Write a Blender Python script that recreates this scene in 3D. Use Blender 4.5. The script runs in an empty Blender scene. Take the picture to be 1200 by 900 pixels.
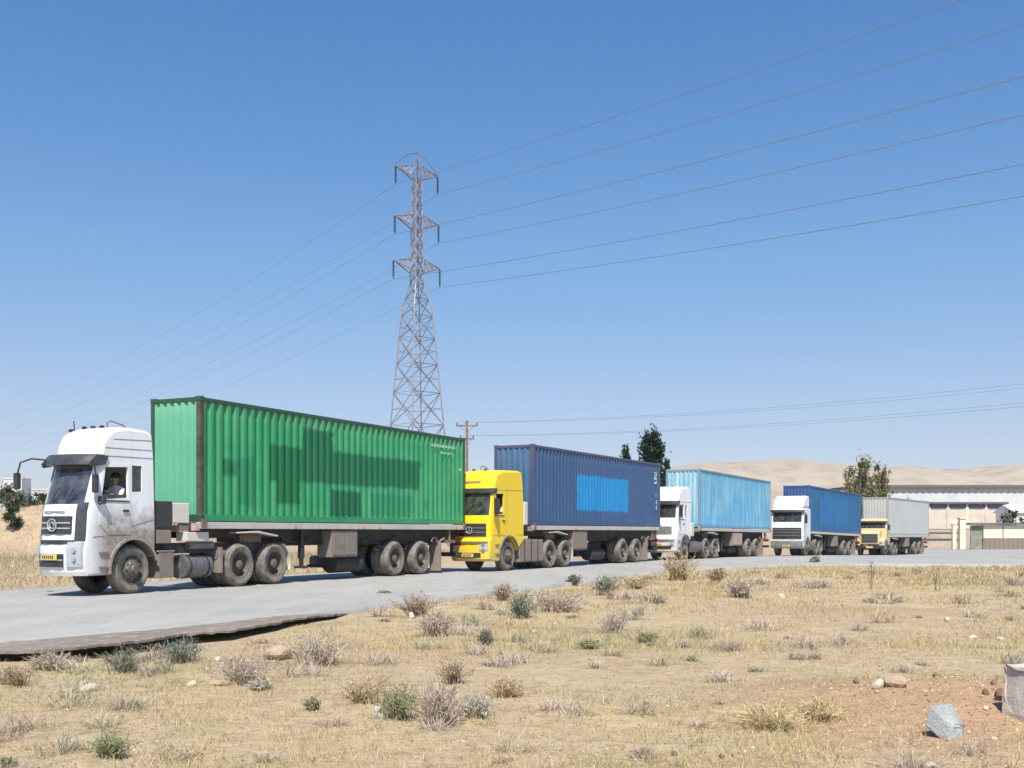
import bpy, bmesh, math, random
import numpy as np
from mathutils import Vector, Matrix, Euler
R = math.radians
sc = bpy.context.scene
col = sc.collection
# ------------------------------------------------------------ camera, sky, sun, exposure
cam_d = bpy.data.cameras.new('camera'); cam = bpy.data.objects.new('camera', cam_d); col.objects.link(cam)
cam.location = (0, 0, 1.3); cam.rotation_euler = (R(90), 0, 0)
cam_d.sensor_width = 36; cam_d.lens = 38.4; cam_d.shift_y = 0.1446
cam_d.clip_start = 0.1; cam_d.clip_end = 12000
sc.camera = cam
SUN = Vector((0.0, -0.56, 0.82)).normalized()          # direction towards the sun
w = bpy.data.worlds.new('World'); sc.world = w; w.use_nodes = True
wn = w.node_tree; bg = wn.nodes['Background']
sky = wn.nodes.new('ShaderNodeTexSky'); sky.sky_type = 'NISHITA'; sky.sun_disc = False
sky.sun_elevation = math.asin(SUN.z); sky.sun_rotation = math.atan2(SUN.x, SUN.y)
sky.altitude = 900; sky.air_density = 1.0; sky.dust_density = 1.3; sky.ozone_density = 1.6
hs = wn.nodes.new('ShaderNodeHueSaturation'); hs.inputs['Saturation'].default_value = 1.45; hs.inputs['Value'].default_value = 1.40; hs.inputs['Hue'].default_value = 0.506
wn.links.new(sky.outputs[0], hs.inputs['Color']); wtc = wn.nodes.new('ShaderNodeTexCoord'); wsp = wn.nodes.new('ShaderNodeSeparateXYZ'); wn.links.new(wtc.outputs['Generated'], wsp.inputs[0])
cr = wn.nodes.new('ShaderNodeValToRGB'); wn.links.new(wsp.outputs[2], cr.inputs[0])      # dusty air: greyer lilac towards the horizon
for i, (p, q) in enumerate(((0.0, (.80, .71, .76)), (.08, (.86, .75, .77)), (.135, (1.0, .84, .79)), (.25, (1.25, 1.06, .90)), (.45, (1.10, 1.07, 1.0)))):
    el = cr.color_ramp.elements[i] if i < 2 else cr.color_ramp.elements.new(p)
    el.position = p; el.color = (q[0] / 1.25, q[1] / 1.25, q[2] / 1.25, 1)
wmx = wn.nodes.new('ShaderNodeMix'); wmx.data_type = 'RGBA'; wmx.blend_type = 'MULTIPLY'; wmx.inputs[0].default_value = 1
wn.links.new(hs.outputs[0], wmx.inputs[6]); wn.links.new(cr.outputs[0], wmx.inputs[7]); wn.links.new(wmx.outputs[2], bg.inputs[0]); bg.inputs[1].default_value = 0.10
sd = bpy.data.lights.new('sun', 'SUN'); sd.energy = 4.8; sd.angle = R(0.53); sd.color = (1, 0.955, 0.88)
so = bpy.data.objects.new('sun', sd); col.objects.link(so)
so.rotation_euler = SUN.to_track_quat('Z', 'Y').to_euler()
sc.view_settings.view_transform = 'Standard'; sc.view_settings.look = 'None'
sc.view_settings.exposure = 0.55; sc.view_settings.gamma = 1; sc.view_settings.use_curve_mapping = False
sc.cycles.max_bounces = 6; sc.cycles.transparent_max_bounces = 12
rnd = random.Random(7); nrs = np.random.RandomState(11)

# ------------------------------------------------------------ helpers
class MB:
    def __init__(s): s.v = []; s.f = []; s.m = []
    def add(s, vs, fs, m=0):
        o = len(s.v); s.v += [tuple(p) for p in vs]; s.f += [tuple(i + o for i in f) for f in fs]; s.m += [m] * len(fs); return s
    def box(s, x0, x1, y0, y1, z0, z1, m=0, mat=None):
        vs = [Vector((x, y, z)) for x in (x0, x1) for y in (y0, y1) for z in (z0, z1)]
        if mat is not None: vs = [mat @ v for v in vs]
        return s.add(vs, [(0, 1, 3, 2), (4, 6, 7, 5), (0, 4, 5, 1), (2, 3, 7, 6), (0, 2, 6, 4), (1, 5, 7, 3)], m)
    def cyl(s, p0, p1, r0, r1=None, n=12, m=0, caps=True):
        p0 = Vector(p0); p1 = Vector(p1); r1 = r0 if r1 is None else r1
        d = (p1 - p0).normalized(); a = d.orthogonal().normalized(); b = d.cross(a)
        vs = []
        for p, r in ((p0, r0), (p1, r1)):
            for k in range(n):
                t = 2 * math.pi * k / n; vs.append(p + a * math.cos(t) * r + b * math.sin(t) * r)
        fs = [(k, (k + 1) % n, n + (k + 1) % n, n + k) for k in range(n)]
        if caps: fs += [tuple(range(n))[::-1], tuple(range(n, 2 * n))]
        return s.add(vs, fs, m)
    def tube(s, pts, r, n=6, m=0):
        pts = [Vector(p) for p in pts]; vs = []; a = None
        rr = r if isinstance(r, (list, tuple)) else [r] * len(pts)
        for i, p in enumerate(pts):
            d = (pts[min(i + 1, len(pts) - 1)] - pts[max(i - 1, 0)]).normalized()
            a = d.orthogonal().normalized() if a is None else (a - d * a.dot(d)).normalized()
            b = d.cross(a)
            for k in range(n):
                t = 2 * math.pi * k / n; vs.append(p + (a * math.cos(t) + b * math.sin(t)) * rr[i])
        fs = []
        for i in range(len(pts) - 1):
            for k in range(n): fs.append((i * n + k, i * n + (k + 1) % n, (i + 1) * n + (k + 1) % n, (i + 1) * n + k))
        fs += [tuple(range(n))[::-1], tuple(range((len(pts) - 1) * n, len(pts) * n))]
        return s.add(vs, fs, m)
    def prism(s, poly, axis, a0, a1, m=0):
        # poly in the two remaining axes (in x,y,z order)
        def mk(p, a):
            q = list(p); q.insert(axis, a); return q
        n = len(poly); vs = [mk(p, a0) for p in poly] + [mk(p, a1) for p in poly]
        fs = [(k, (k + 1) % n, n + (k + 1) % n, n + k) for k in range(n)] + [tuple(range(n))[::-1], tuple(range(n, 2 * n))]
        return s.add(vs, fs, m)
    def lathe(s, prof, c, n=32, m=0, jag=None):
        # axis = Y; prof [(r, y)]
        vs = []; P = len(prof)
        for k in range(n):
            t = 2 * math.pi * k / n
            for i, (r, y) in enumerate(prof):
                q = r + (jag[1] * (k % 2) if jag and i in jag[0] else 0)
                vs.append((c[0] + q * math.cos(t), c[1] + y, c[2] + q * math.sin(t)))
        fs = []
        for k in range(n):
            k2 = (k + 1) % n
            for i in range(P - 1): fs.append((k * P + i, k * P + i + 1, k2 * P + i + 1, k2 * P + i))
        return s.add(vs, fs, m)
    def build(s, name, mats, parent=None, bevel=0, smooth=False, recalc=True):
        me = bpy.data.meshes.new(name); me.from_pydata(s.v, [], s.f)
        if not isinstance(mats, (list, tuple)): mats = [mats]
        for m in mats: me.materials.append(m)
        me.polygons.foreach_set('material_index', s.m)
        if bevel or recalc:
            bm = bmesh.new(); bm.from_mesh(me)
            if recalc: bmesh.ops.recalc_face_normals(bm, faces=bm.faces)
            if bevel:
                es = [e for e in bm.edges if len(e.link_faces) == 2 and e.calc_face_angle(0) > 0.5]
                bmesh.ops.bevel(bm, geom=es, offset=bevel, segments=2, affect='EDGES', profile=0.6, clamp_overlap=True)
            bm.to_mesh(me); bm.free()
        if smooth: me.polygons.foreach_set('use_smooth', [True] * len(me.polygons))
        o = bpy.data.objects.new(name, me); col.objects.link(o)
        if parent is not None: o.parent = parent
        return o

def smooth_angle(o, ang=35):
    me = o.data
    bm = bmesh.new(); bm.from_mesh(me)
    for f in bm.faces: f.smooth = True
    for e in bm.edges: e.smooth = not (len(e.link_faces) == 2 and e.calc_face_angle(0) > R(ang))
    bm.to_mesh(me); bm.free(); return o
def tag(o, label=None, cat=None, group=None, kind=None):
    if label: o['label'] = label
    if cat: o['category'] = cat
    if group: o['group'] = group
    if kind: o['kind'] = kind
    return o
def empty(name, mat=None, parent=None):
    o = bpy.data.objects.new(name, None); col.objects.link(o); o.empty_display_size = 0.2
    if parent is not None: o.parent = parent
    if mat is not None: o.matrix_world = mat
    return o
def copy_tree(o, parent=None):
    c = o.copy(); col.objects.link(c)
    if parent is not None: c.parent = parent
    for ch in list(o.children): copy_tree(ch, c)
    return c

# value noise in numpy
_perm = nrs.rand(256, 256)
def vnoise(x, y, s=1.0):
    x = np.asarray(x, float) / s; y = np.asarray(y, float) / s
    xi = np.floor(x).astype(int); yi = np.floor(y).astype(int); fx = x - xi; fy = y - yi
    fx = fx * fx * (3 - 2 * fx); fy = fy * fy * (3 - 2 * fy)
    g = lambda a, b: _perm[a & 255, b & 255]
    return (g(xi, yi) * (1 - fx) + g(xi + 1, yi) * fx) * (1 - fy) + (g(xi, yi + 1) * (1 - fx) + g(xi + 1, yi + 1) * fx) * fy
def fbm(x, y, s, o=4):
    t = 0; a = 1; n = 0
    for k in range(o): t = t + a * vnoise(np.asarray(x) + 17.3 * k, np.asarray(y) - 9.1 * k, s / 2 ** k); n += a; a *= 0.5
    return t / n

# ------------------------------------------------------------ materials
def newmat(name):
    m = bpy.data.materials.new(name); m.use_nodes = True
    nt = m.node_tree; b = nt.nodes['Principled BSDF']; return m, nt, b
class NB:
    """small node-writing helper"""
    def __init__(s, nt): s.nt = nt
    def n(s, t, **k):
        q = s.nt.nodes.new(t)
        for a, v in k.items(): setattr(q, a, v)
        return q
    def lk(s, a, b): s.nt.links.new(a, b)
    def val(s, sock, v):
        if hasattr(v, 'is_output') or hasattr(v, 'links'): s.lk(v, sock)
        else: sock.default_value = v
    def math(s, op, a, b=0.0, clamp=False):
        q = s.n('ShaderNodeMath', operation=op, use_clamp=clamp); s.val(q.inputs[0], a); s.val(q.inputs[1], b); return q.outputs[0]
    def mix(s, f, a, b):
        q = s.n('ShaderNodeMix', data_type='RGBA'); s.val(q.inputs[0], f)
        s.val(q.inputs[6], a if hasattr(a, 'links') else (*a, 1)); s.val(q.inputs[7], b if hasattr(b, 'links') else (*b, 1)); return q.outputs[2]
    def noise(s, vec, scale, detail=4, rough=0.55, dist=0.0):
        q = s.n('ShaderNodeTexNoise'); s.lk(vec, q.inputs['Vector']); q.inputs['Scale'].default_value = scale
        q.inputs['Detail'].default_value = detail; q.inputs['Roughness'].default_value = rough; q.inputs['Distortion'].default_value = dist; return q.outputs[0]
    def ramp(s, v, a, b, lo=0.0, hi=1.0):  # linear, clamped
        q = s.n('ShaderNodeMapRange'); s.val(q.inputs[0], v); q.inputs[1].default_value = a; q.inputs[2].default_value = b
        q.inputs[3].default_value = lo; q.inputs[4].default_value = hi; return q.outputs[0]
    def scale(s, vec, xyz):
        q = s.n('ShaderNodeMapping'); s.lk(vec, q.inputs[0]); q.inputs['Scale'].default_value = xyz; return q.outputs[0]
    def bump(s, h, strength, dist, b):
        q = s.n('ShaderNodeBump'); q.inputs['Strength'].default_value = strength; q.inputs['Distance'].default_value = dist
        s.lk(h, q.inputs['Height']); s.lk(q.outputs[0], b.inputs['Normal'])

def plain(name, c, rough=0.6, var=0.25, metal=0.0, scale=6.0, dust=0.0, dustc=(0.40, 0.35, 0.28), bump=0.0, spec=0.5):
    m, nt, b = newmat(name); k = NB(nt); tc = k.n('ShaderNodeTexCoord').outputs['Object']
    n1 = k.noise(tc, scale, 5, 0.6); n2 = k.noise(tc, scale * 5.3, 3)
    cc = k.mix(k.ramp(n1, 0.3, 0.7), tuple(x * (1 - var) for x in c), tuple(min(1, x * (1 + var)) for x in c))
    if dust: cc = k.mix(k.math('MULTIPLY', k.ramp(k.math('ADD', n1, k.math('MULTIPLY', n2, 0.5)), 0.45, 1.0), dust, True), cc, dustc)
    k.lk(cc, b.inputs['Base Color']); b.inputs['Metallic'].default_value = metal
    b.inputs['Specular IOR Level'].default_value = spec
    k.lk(k.ramp(n2, 0.2, 0.8, max(0, rough - 0.1), min(1, rough + 0.1)), b.inputs['Roughness'])
    if bump: k.bump(n2, 0.5, bump, b)
    return m

def paint(name, base, patches=(), fade=0.25, fadec=None, rust=0.35, streak=0.3, dirtz=None, dirtc=(0.36, 0.31, 0.25), rough=0.45, chalk=0.0, topfade=None, dirtx=None):
    """old vehicle or container paint: fading, painted-over blocks, rust, streaks, dust low down"""
    m, nt, b = newmat(name); k = NB(nt); tc = k.n('ShaderNodeTexCoord').outputs['Object']
    sp = k.n('ShaderNodeSeparateXYZ'); k.lk(tc, sp.inputs[0]); X, Y, Z = sp.outputs
    big = k.noise(tc, 0.8, 5, 0.6); mid = k.noise(tc, 4.0, 5, 0.6); fine = k.noise(tc, 22.0, 4, 0.6)
    fc = fadec or tuple(min(1, x * 1.25 + 0.05) for x in base)
    c = k.mix(k.math('MULTIPLY', k.ramp(big, 0.35, 0.7), fade, True), base, fc)
    if patches:
        wob = k.math('MULTIPLY', k.math('SUBTRACT', k.noise(tc, 3.5, 3), 0.5), 0.28)
        xx = k.math('ADD', X, wob); zz = k.math('ADD', Z, k.math('MULTIPLY', k.math('SUBTRACT', k.noise(k.scale(tc, (9, 1, 1.2)), 1.0, 2), 0.5), 0.22))
        for (x0, x1, z0, z1, pc, st) in patches:
            e = 0.05
            f = k.math('MULTIPLY', k.ramp(xx, x0 - e, x0 + e), k.ramp(xx, x1 - e, x1 + e, 1, 0))
            f = k.math('MULTIPLY', f, k.math('MULTIPLY', k.ramp(zz, z0 - e, z0 + e), k.ramp(zz, z1 - e, z1 + e, 1, 0)))
            f = k.math('MULTIPLY', f, k.ramp(mid, 0.2, 0.55, st * 0.6, st))
            c = k.mix(f, c, pc)
    if chalk: c = k.mix(k.math('MULTIPLY', k.ramp(k.noise(k.scale(tc, (5, 5, 0.5)), 1.0, 5, 0.65), 0.45, 0.75), chalk, True), c, (0.62, 0.62, 0.58))
    st = k.noise(k.scale(tc, (7, 7, 0.55)), 1.0, 4, 0.6)
    c = k.mix(k.math('MULTIPLY', k.ramp(st, 0.5, 0.8), streak, True), c, tuple(x * 0.55 for x in base))
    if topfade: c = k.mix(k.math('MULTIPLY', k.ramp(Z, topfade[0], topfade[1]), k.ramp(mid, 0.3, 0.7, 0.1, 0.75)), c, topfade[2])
    rf = k.math('MULTIPLY', k.ramp(k.math('ADD', k.math('MULTIPLY', mid, 0.6), k.math('MULTIPLY', fine, 0.4)), 0.60, 0.68), rust, True)
    c = k.mix(rf, c, (0.16, 0.075, 0.035))
    if dirtz:
        d = k.math('MULTIPLY', k.ramp(k.math('ADD', Z, k.math('MULTIPLY', k.math('SUBTRACT', mid, 0.5), 1.1)), dirtz[0], dirtz[1], dirtz[2], 0.0), k.ramp(fine, 0.25, 0.6, 0.6, 1.0))
        if dirtx: d = k.math('MULTIPLY', d, k.ramp(X, dirtx[0], dirtx[1], 1.0, dirtx[2]))
        c = k.mix(d, c, dirtc)
    k.lk(c, b.inputs['Base Color'])
    k.lk(k.ramp(mid, 0.3, 0.7, rough - 0.08, rough + 0.15), b.inputs['Roughness'])
    k.bump(fine, 0.15, 0.01, b)
    return m

def glass(name, tint=(0.35, 0.42, 0.45), gloss=0.12):
    m, nt, b = newmat(name); k = NB(nt); nt.nodes.remove(b)
    out = [q for q in nt.nodes if q.type == 'OUTPUT_MATERIAL'][0]
    t = k.n('ShaderNodeBsdfTransparent'); t.inputs[0].default_value = (*tint, 1)
    g = k.n('ShaderNodeBsdfGlossy'); g.inputs[0].default_value = (1, 1, 1, 1); g.inputs['Roughness'].default_value = 0.05
    fr = k.n('ShaderNodeFresnel'); fr.inputs[0].default_value = 1.5
    f = k.math('ADD', fr.outputs[0], gloss, True)
    mx = k.n('ShaderNodeMixShader'); k.lk(f, mx.inputs[0]); k.lk(t.outputs[0], mx.inputs[1]); k.lk(g.outputs[0], mx.inputs[2])
    d = k.n('ShaderNodeBsdfDiffuse'); d.inputs[0].default_value = (0.45, 0.42, 0.36, 1)
    tc = k.n('ShaderNodeTexCoord').outputs['Object']
    m2 = k.n('ShaderNodeMixShader'); k.lk(k.ramp(k.noise(tc, 5.0, 4), 0.35, 0.8, 0.03, 0.22), m2.inputs[0]); k.lk(mx.outputs[0], m2.inputs[1]); k.lk(d.outputs[0], m2.inputs[2])
    k.lk(m2.outputs[0], out.inputs[0]); return m

def vcol_mat(name, rough=0.8, trans=0.0):
    m, nt, b = newmat(name); k = NB(nt)
    a = k.n('ShaderNodeVertexColor'); a.layer_name = 'Col'; k.lk(a.outputs[0], b.inputs['Base Color'])
    b.inputs['Roughness'].default_value = rough; b.inputs['Specular IOR Level'].default_value = 0.15
    if trans:
        out = [q for q in nt.nodes if q.type == 'OUTPUT_MATERIAL'][0]
        t = k.n('ShaderNodeBsdfTranslucent'); k.lk(a.outputs[0], t.inputs[0]); mx = k.n('ShaderNodeMixShader'); mx.inputs[0].default_value = trans
        k.lk(b.outputs[0], mx.inputs[1]); k.lk(t.outputs[0], mx.inputs[2]); k.lk(mx.outputs[0], out.inputs[0])
    return m

M = {}
M['tyre'] = plain('tyre_rubber', (0.085, 0.078, 0.07), 0.85, 0.25, dust=0.75, dustc=(0.33, 0.29, 0.24), scale=5, bump=0.004, spec=0.25)
M['rim'] = plain('rim_steel', (0.07, 0.058, 0.048), 0.6, 0.3, dust=0.55, dustc=(0.26, 0.21, 0.16), scale=9)
M['chassis'] = plain('chassis_dark', (0.022, 0.021, 0.020), 0.7, 0.4, dust=0.25, dustc=(0.15, 0.12, 0.09), scale=3)
M['deck'] = plain('deck_steel', (0.55, 0.52, 0.48), 0.7, 0.25, dust=0.4, dustc=(0.22, 0.17, 0.12), scale=3.5)
M['tan'] = plain('dusty_tan', (0.24, 0.20, 0.165), 0.8, 0.25, dust=0.5, dustc=(0.2, 0.15, 0.11), scale=5)
M['whitepl'] = plain('grimy_white', (0.68, 0.64, 0.57), 0.6, 0.12, dust=0.5, scale=4)
M['pinkrust'] = plain('primer_pink', (0.42, 0.25, 0.2), 0.7, 0.3, dust=0.5, dustc=(.5, .45, .38), scale=6)
M['black'] = plain('black_plastic', (0.018, 0.019, 0.022), 0.45, 0.3, dust=0.08, scale=4)
M['visor'] = plain('visor_smoke', (0.03, 0.035, 0.045), 0.3, 0.2, dust=0.1)
M['gray'] = plain('grey_plastic', (0.13, 0.135, 0.14), 0.55, 0.2, dust=0.3)
M['tankalu'] = plain('tank_dull_metal', (0.10, 0.105, 0.11), 0.45, 0.2, metal=0.3, dust=0.35)
M['stone'] = None
M['lamp'] = plain('lamp_glass', (0.36, 0.39, 0.41), 0.15, 0.1)
M['amber'] = plain('amber_lens', (0.75, 0.25, 0.03), 0.25, 0.1)
M['red'] = plain('red_lens', (0.45, 0.02, 0.02), 0.3, 0.1)
M['chrome'] = plain('chrome_trim', (0.62, 0.63, 0.65), 0.25, 0.1, metal=0.7)
M['seat'] = plain('seat_cloth', (0.10, 0.09, 0.085), 0.9, 0.3)
M['cabin'] = plain('cabin_lining', (0.17, 0.16, 0.15), 0.85, 0.2)
M['glass'] = glass('windscreen_glass', (0.42, 0.5, 0.52), 0.10)
M['glassd'] = glass('dark_tinted_glass', (0.06, 0.07, 0.09), 0.03)
M['plate'] = plain('plate_yellow', (0.62, 0.48, 0.16), 0.5, 0.08)
M['mark'] = plain('marking_white', (0.78, 0.80, 0.78), 0.6, 0.12)
M['markfaint'] = plain('marking_faint', (0.42, 0.66, 0.5), 0.6, 0.2)
M['rust'] = plain('rusty_frame', (0.17, 0.10, 0.07), 0.8, 0.4, dust=0.3)
M['deckrust'] = plain('rusty_post', (0.07, 0.055, 0.04), 0.8, 0.5, dust=0.3, dustc=(0.05, 0.13, 0.07), scale=5)
M['galv'] = plain('galvanised_steel', (0.24, 0.21, 0.22), 0.6, 0.25, metal=0.2, scale=2)
M['insul'] = plain('insulator_dark', (0.05, 0.07, 0.12), 0.35, 0.2)
M['wire'] = plain('wire_aluminium', (0.16, 0.17, 0.19), 0.6, 0.1)
M['skin'] = plain('skin', (0.42, 0.25, 0.17), 0.6, 0.1, dust=0)
M['shirt'] = plain('white_shirt', (0.72, 0.72, 0.72), 0.85, 0.08)
M['hair'] = plain('dark_hair', (0.02, 0.016, 0.013), 0.7, 0.2)
M['trousers'] = plain('trousers', (0.05, 0.05, 0.07), 0.9, 0.2)

# ------------------------------------------------------------ ground
def road_z(y):
    y = np.asarray(y, float); d = np.clip(y - 48, 0, 35.4); return -0.0004 * d * d
NEAR = [(-24.2, -22), (-6.05, 12.9), (-4.64, 14.86), (-3.86, 16.5), (-2.86, 18.3), (-1.65, 21.06), (0, 24.8), (2.37, 30.3), (5.6, 37.8), (10, 42.7), (14.1, 44.6), (20, 43.5), (30, 43), (60, 43), (140, 43)]
FAR = [(-34.5, -20), (-17, 13.5), (-15.3, 17), (-14, 19.6), (-12.3, 23), (-10.6, 26.5), (-7.7, 32), (-2.7, 40.2), (5.7, 54.8), (15.1, 69.9), (24.8, 83.7), (33, 95), (44, 114), (90, 122), (200, 122)]
LEDGE = [(-24.9, -21.6), (-8.2, 9.0), (-5.75, 11.75), (-5.0, 11.95), (-4.55, 12.6), (-4.35, 12.9), (-4.1, 13.35), (-3.92, 14.0), (-3.5, 14.45), (-3.2, 15.5), (-2.9, 16.8), (-2.6, 17.5), (-2.45, 18.7), (-2.1, 19.8)]
LEDGE = [(x - .28, y + .14) for x, y in LEDGE]
def poly_dist(px, py, pts):
    px = np.asarray(px, float); py = np.asarray(py, float); best = np.full(px.shape, 1e9); sgn = np.zeros(px.shape)
    for (ax, ay), (bx, by) in zip(pts[:-1], pts[1:]):
        dx, dy = bx - ax, by - ay; t = np.clip(((px - ax) * dx + (py - ay) * dy) / (dx * dx + dy * dy), 0, 1)
        d = np.hypot(px - ax - t * dx, py - ay - t * dy); side = (px - ax) * dy - (py - ay) * dx
        u = d < best; best = np.where(u, d, best); sgn = np.where(u, np.sign(side), sgn)
    return best * sgn      # positive = on the camera side of the line
def ground_z(x, y):
    x = np.asarray(x, float); y = np.asarray(y, float)
    z = road_z(y) - 0.10
    d = poly_dist(x, y, LEDGE + [(0, 24.8), (2.37, 30.3), (5.6, 37.8), (10, 42.7), (14.1, 44.6), (20, 43.5), (60, 43), (200, 43)])
    near = np.clip(1 - (y - 12.5) / 6, 0, 1)                         # ledge is deep on the left, dies out
    z = z - 0.09 * near * np.clip((y - 11.6) / 1.2, 0.25, 1) * np.exp(-np.abs(d) / 1.2)
    fld = (d > 0.0) & (y > -30)
    n = (fbm(x, y, 3.0, 3) - 0.5) * 0.10 + (vnoise(x, y, 0.45) - 0.5) * 0.035 + (vnoise(x + 5, y, 0.17) - 0.5) * 0.02
    z = z + np.where(fld, n * np.clip(d / 0.6, 0.2, 1), 0)
    # low heap of reddish soil at the right
    z = z + (0.20 + 0.12 * (vnoise(x, y, 0.3) - .5)) * np.exp(-((x - 3.9) / 1.5) ** 2 - ((y - 8.9) / 1.1) ** 2) * np.where(fld, 1, 0)
    z = z + 0.05 * np.exp(-((x + 1.2) / 1.4) ** 2 - ((y - 10.3) / 1.5) ** 2)
    # bank beyond the road on the left
    b = 1 / (1 + np.exp((x + 23) / 1.5)) * np.exp(-np.clip(np.abs(y - 78) - 5, 0, 99) ** 2 / 14.0)
    z = z + b * (3.3 + (fbm(x, y, 5, 3) - 0.5) * 1.2)
    return z
def axis(segs):
    out = [segs[0][0]]
    for a, b, st0, st1 in segs:
        p = a; 
        while p < b - 1e-6:
            t = (p - a) / (b - a); p = min(b, p + st0 + (st1 - st0) * t); out.append(p)
    return np.array(out)
ys = axis([(-60, 3, 6, .5), (3, 12, .09, .11), (12, 24, .11, .25), (24, 50, .25, .7), (50, 110, .9, 1.6), (110, 400, 3, 30), (400, 4000, 40, 500)])
xr = axis([(0, 6, .09, .1), (6, 14, .12, .25), (14, 60, .4, 1.6), (60, 300, 4, 25), (300, 4000, 40, 500)])
xs = np.concatenate([-xr[:0:-1], xr])
gx, gy = np.meshgrid(xs, ys); gz = ground_z(gx, gy)
V = np.stack([gx, gy, gz], -1).reshape(-1, 3); nx, ny = len(xs), len(ys)
idx = np.arange(nx * ny).reshape(ny, nx)
F = np.stack([idx[:-1, :-1], idx[:-1, 1:], idx[1:, 1:], idx[1:, :-1]], -1).reshape(-1, 4)
def np_mesh(name, V, F, mats, cols=None, smooth=True, parent=None):
    me = bpy.data.meshes.new(name); nv, nf, k = len(V), len(F), F.shape[1]
    me.vertices.add(nv); me.vertices.foreach_set('co', V.astype(np.float32).ravel())
    me.loops.add(nf * k); me.loops.foreach_set('vertex_index', F.astype(np.int32).ravel())
    me.polygons.add(nf); me.polygons.foreach_set('loop_start', np.arange(0, nf * k, k, dtype=np.int32))
    me.polygons.foreach_set('loop_total', np.full(nf, k, np.int32))
    me.polygons.foreach_set('use_smooth', [smooth] * nf)
    if cols is not None:
        a = me.color_attributes.new('Col', 'FLOAT_COLOR', 'POINT')
        a.data.foreach_set('color', np.concatenate([cols, np.ones((len(cols), 1))], 1).astype(np.float32).ravel())
    for m in (mats if isinstance(mats, (list, tuple)) else [mats]): me.materials.append(m)
    me.update(calc_edges=True); me.validate()
    o = bpy.data.objects.new(name, me); col.objects.link(o)
    if parent is not None: o.parent = parent
    return o
def ground_mat():
    m, nt, b = newmat('dry_steppe_soil'); k = NB(nt); tc = k.n('ShaderNodeTexCoord').outputs['Object']
    sp = k.n('ShaderNodeSeparateXYZ'); k.lk(tc, sp.inputs[0]); X, Y, Z = sp.outputs
    a = k.noise(tc, 0.35, 5, 0.6); b2 = k.noise(tc, 2.2, 6, 0.65); c2 = k.noise(tc, 14.0, 5, 0.7); d2 = k.noise(tc, 60.0, 3, 0.7)
    stra = k.noise(k.scale(tc, (1.2, 5.0, 1)), 1.0, 6, 0.7)
    c = k.mix(k.ramp(a, 0.35, 0.65), (0.48, 0.37, 0.225), (0.54, 0.43, 0.255))
    c = k.mix(k.ramp(b2, 0.42, 0.7, 0, 0.7), c, (0.52, 0.43, 0.29))
    c = k.mix(k.ramp(stra, 0.52, 0.7, 0, 0.4), c, (0.24, 0.19, 0.115))
    c = k.mix(k.ramp(c2, 0.55, 0.75, 0, 0.6), c, (0.55, 0.46, 0.31))
    c = k.mix(k.ramp(d2, 0.58, 0.72, 0, 0.55), c, (0.19, 0.14, 0.095))
    m1 = k.noise(tc, 6.5, 6, 0.72, 0.4); c = k.mix(k.ramp(m1, 0.50, 0.68, 0, 0.6), c, (0.27, 0.205, 0.13)); m2 = k.noise(tc, 28.0, 4, 0.7); c = k.mix(k.ramp(m2, 0.55, 0.7, 0, 0.5), c, (0.25, 0.185, 0.12)); c = k.mix(k.ramp(m1, 0.42, 0.3, 0, 0.5), c, (0.56, 0.46, 0.32))
    far = k.ramp(Y, 40, 60); c = k.mix(k.math('MULTIPLY', far, k.ramp(k.noise(tc, 0.9, 6, 0.75), 0.42, 0.62, 0.15, 0.85)), c, (0.31, 0.235, 0.17))
    c = k.mix(k.ramp(k.noise(tc, 3.1, 4, 0.6), 0.55, 0.72, 0, 0.45), c, (0.46, 0.31, 0.19)); c = k.mix(k.ramp(k.noise(tc, 1.7, 5, 0.65), 0.56, 0.7, 0, 0.4), c, (0.36, 0.33, 0.17))
    # reddish earth heap, right foreground
    ex = k.math('DIVIDE', k.math('SUBTRACT', X, 3.9), 2.3); ey = k.math('DIVIDE', k.math('SUBTRACT', Y, 8.4), 1.9)
    r2 = k.math('ADD', k.math('MULTIPLY', ex, ex), k.math('MULTIPLY', ey, ey))
    rd = k.ramp(k.math('ADD', r2, k.math('MULTIPLY', b2, 1.2)), 0.7, 2.1, 0.75, 0.0)
    c = k.mix(rd, c, (0.46, 0.275, 0.16))
    # pinkish and greener tracts far off
    c = k.mix(k.ramp(k.noise(k.scale(tc, (0.1, 0.3, 1)), 1.0, 4), 0.5, 0.68, 0, 0.55), c, (0.42, 0.27, 0.18))
    c = k.mix(k.ramp(k.noise(k.scale(tc, (0.13, 0.45, 1)), 1.3, 4), 0.56, 0.7, 0, 0.45), c, (0.27, 0.26, 0.12))
    k.lk(c, b.inputs['Base Color']); b.inputs['Roughness'].default_value = 0.95; b.inputs['Specular IOR Level'].default_value = 0.1
    h = k.math('ADD', k.math('ADD', k.math('MULTIPLY', c2, 0.5), k.math('MULTIPLY', d2, 0.25)), k.math('MULTIPLY', m1, 1.0)); k.bump(h, 1.0, 0.06, b)
    return m
M['ground'] = ground_mat()
g = np_mesh('ground', V, F, M['ground']); tag(g, 'dry straw coloured steppe ground with reddish soil patches', 'ground', kind='structure')

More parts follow.
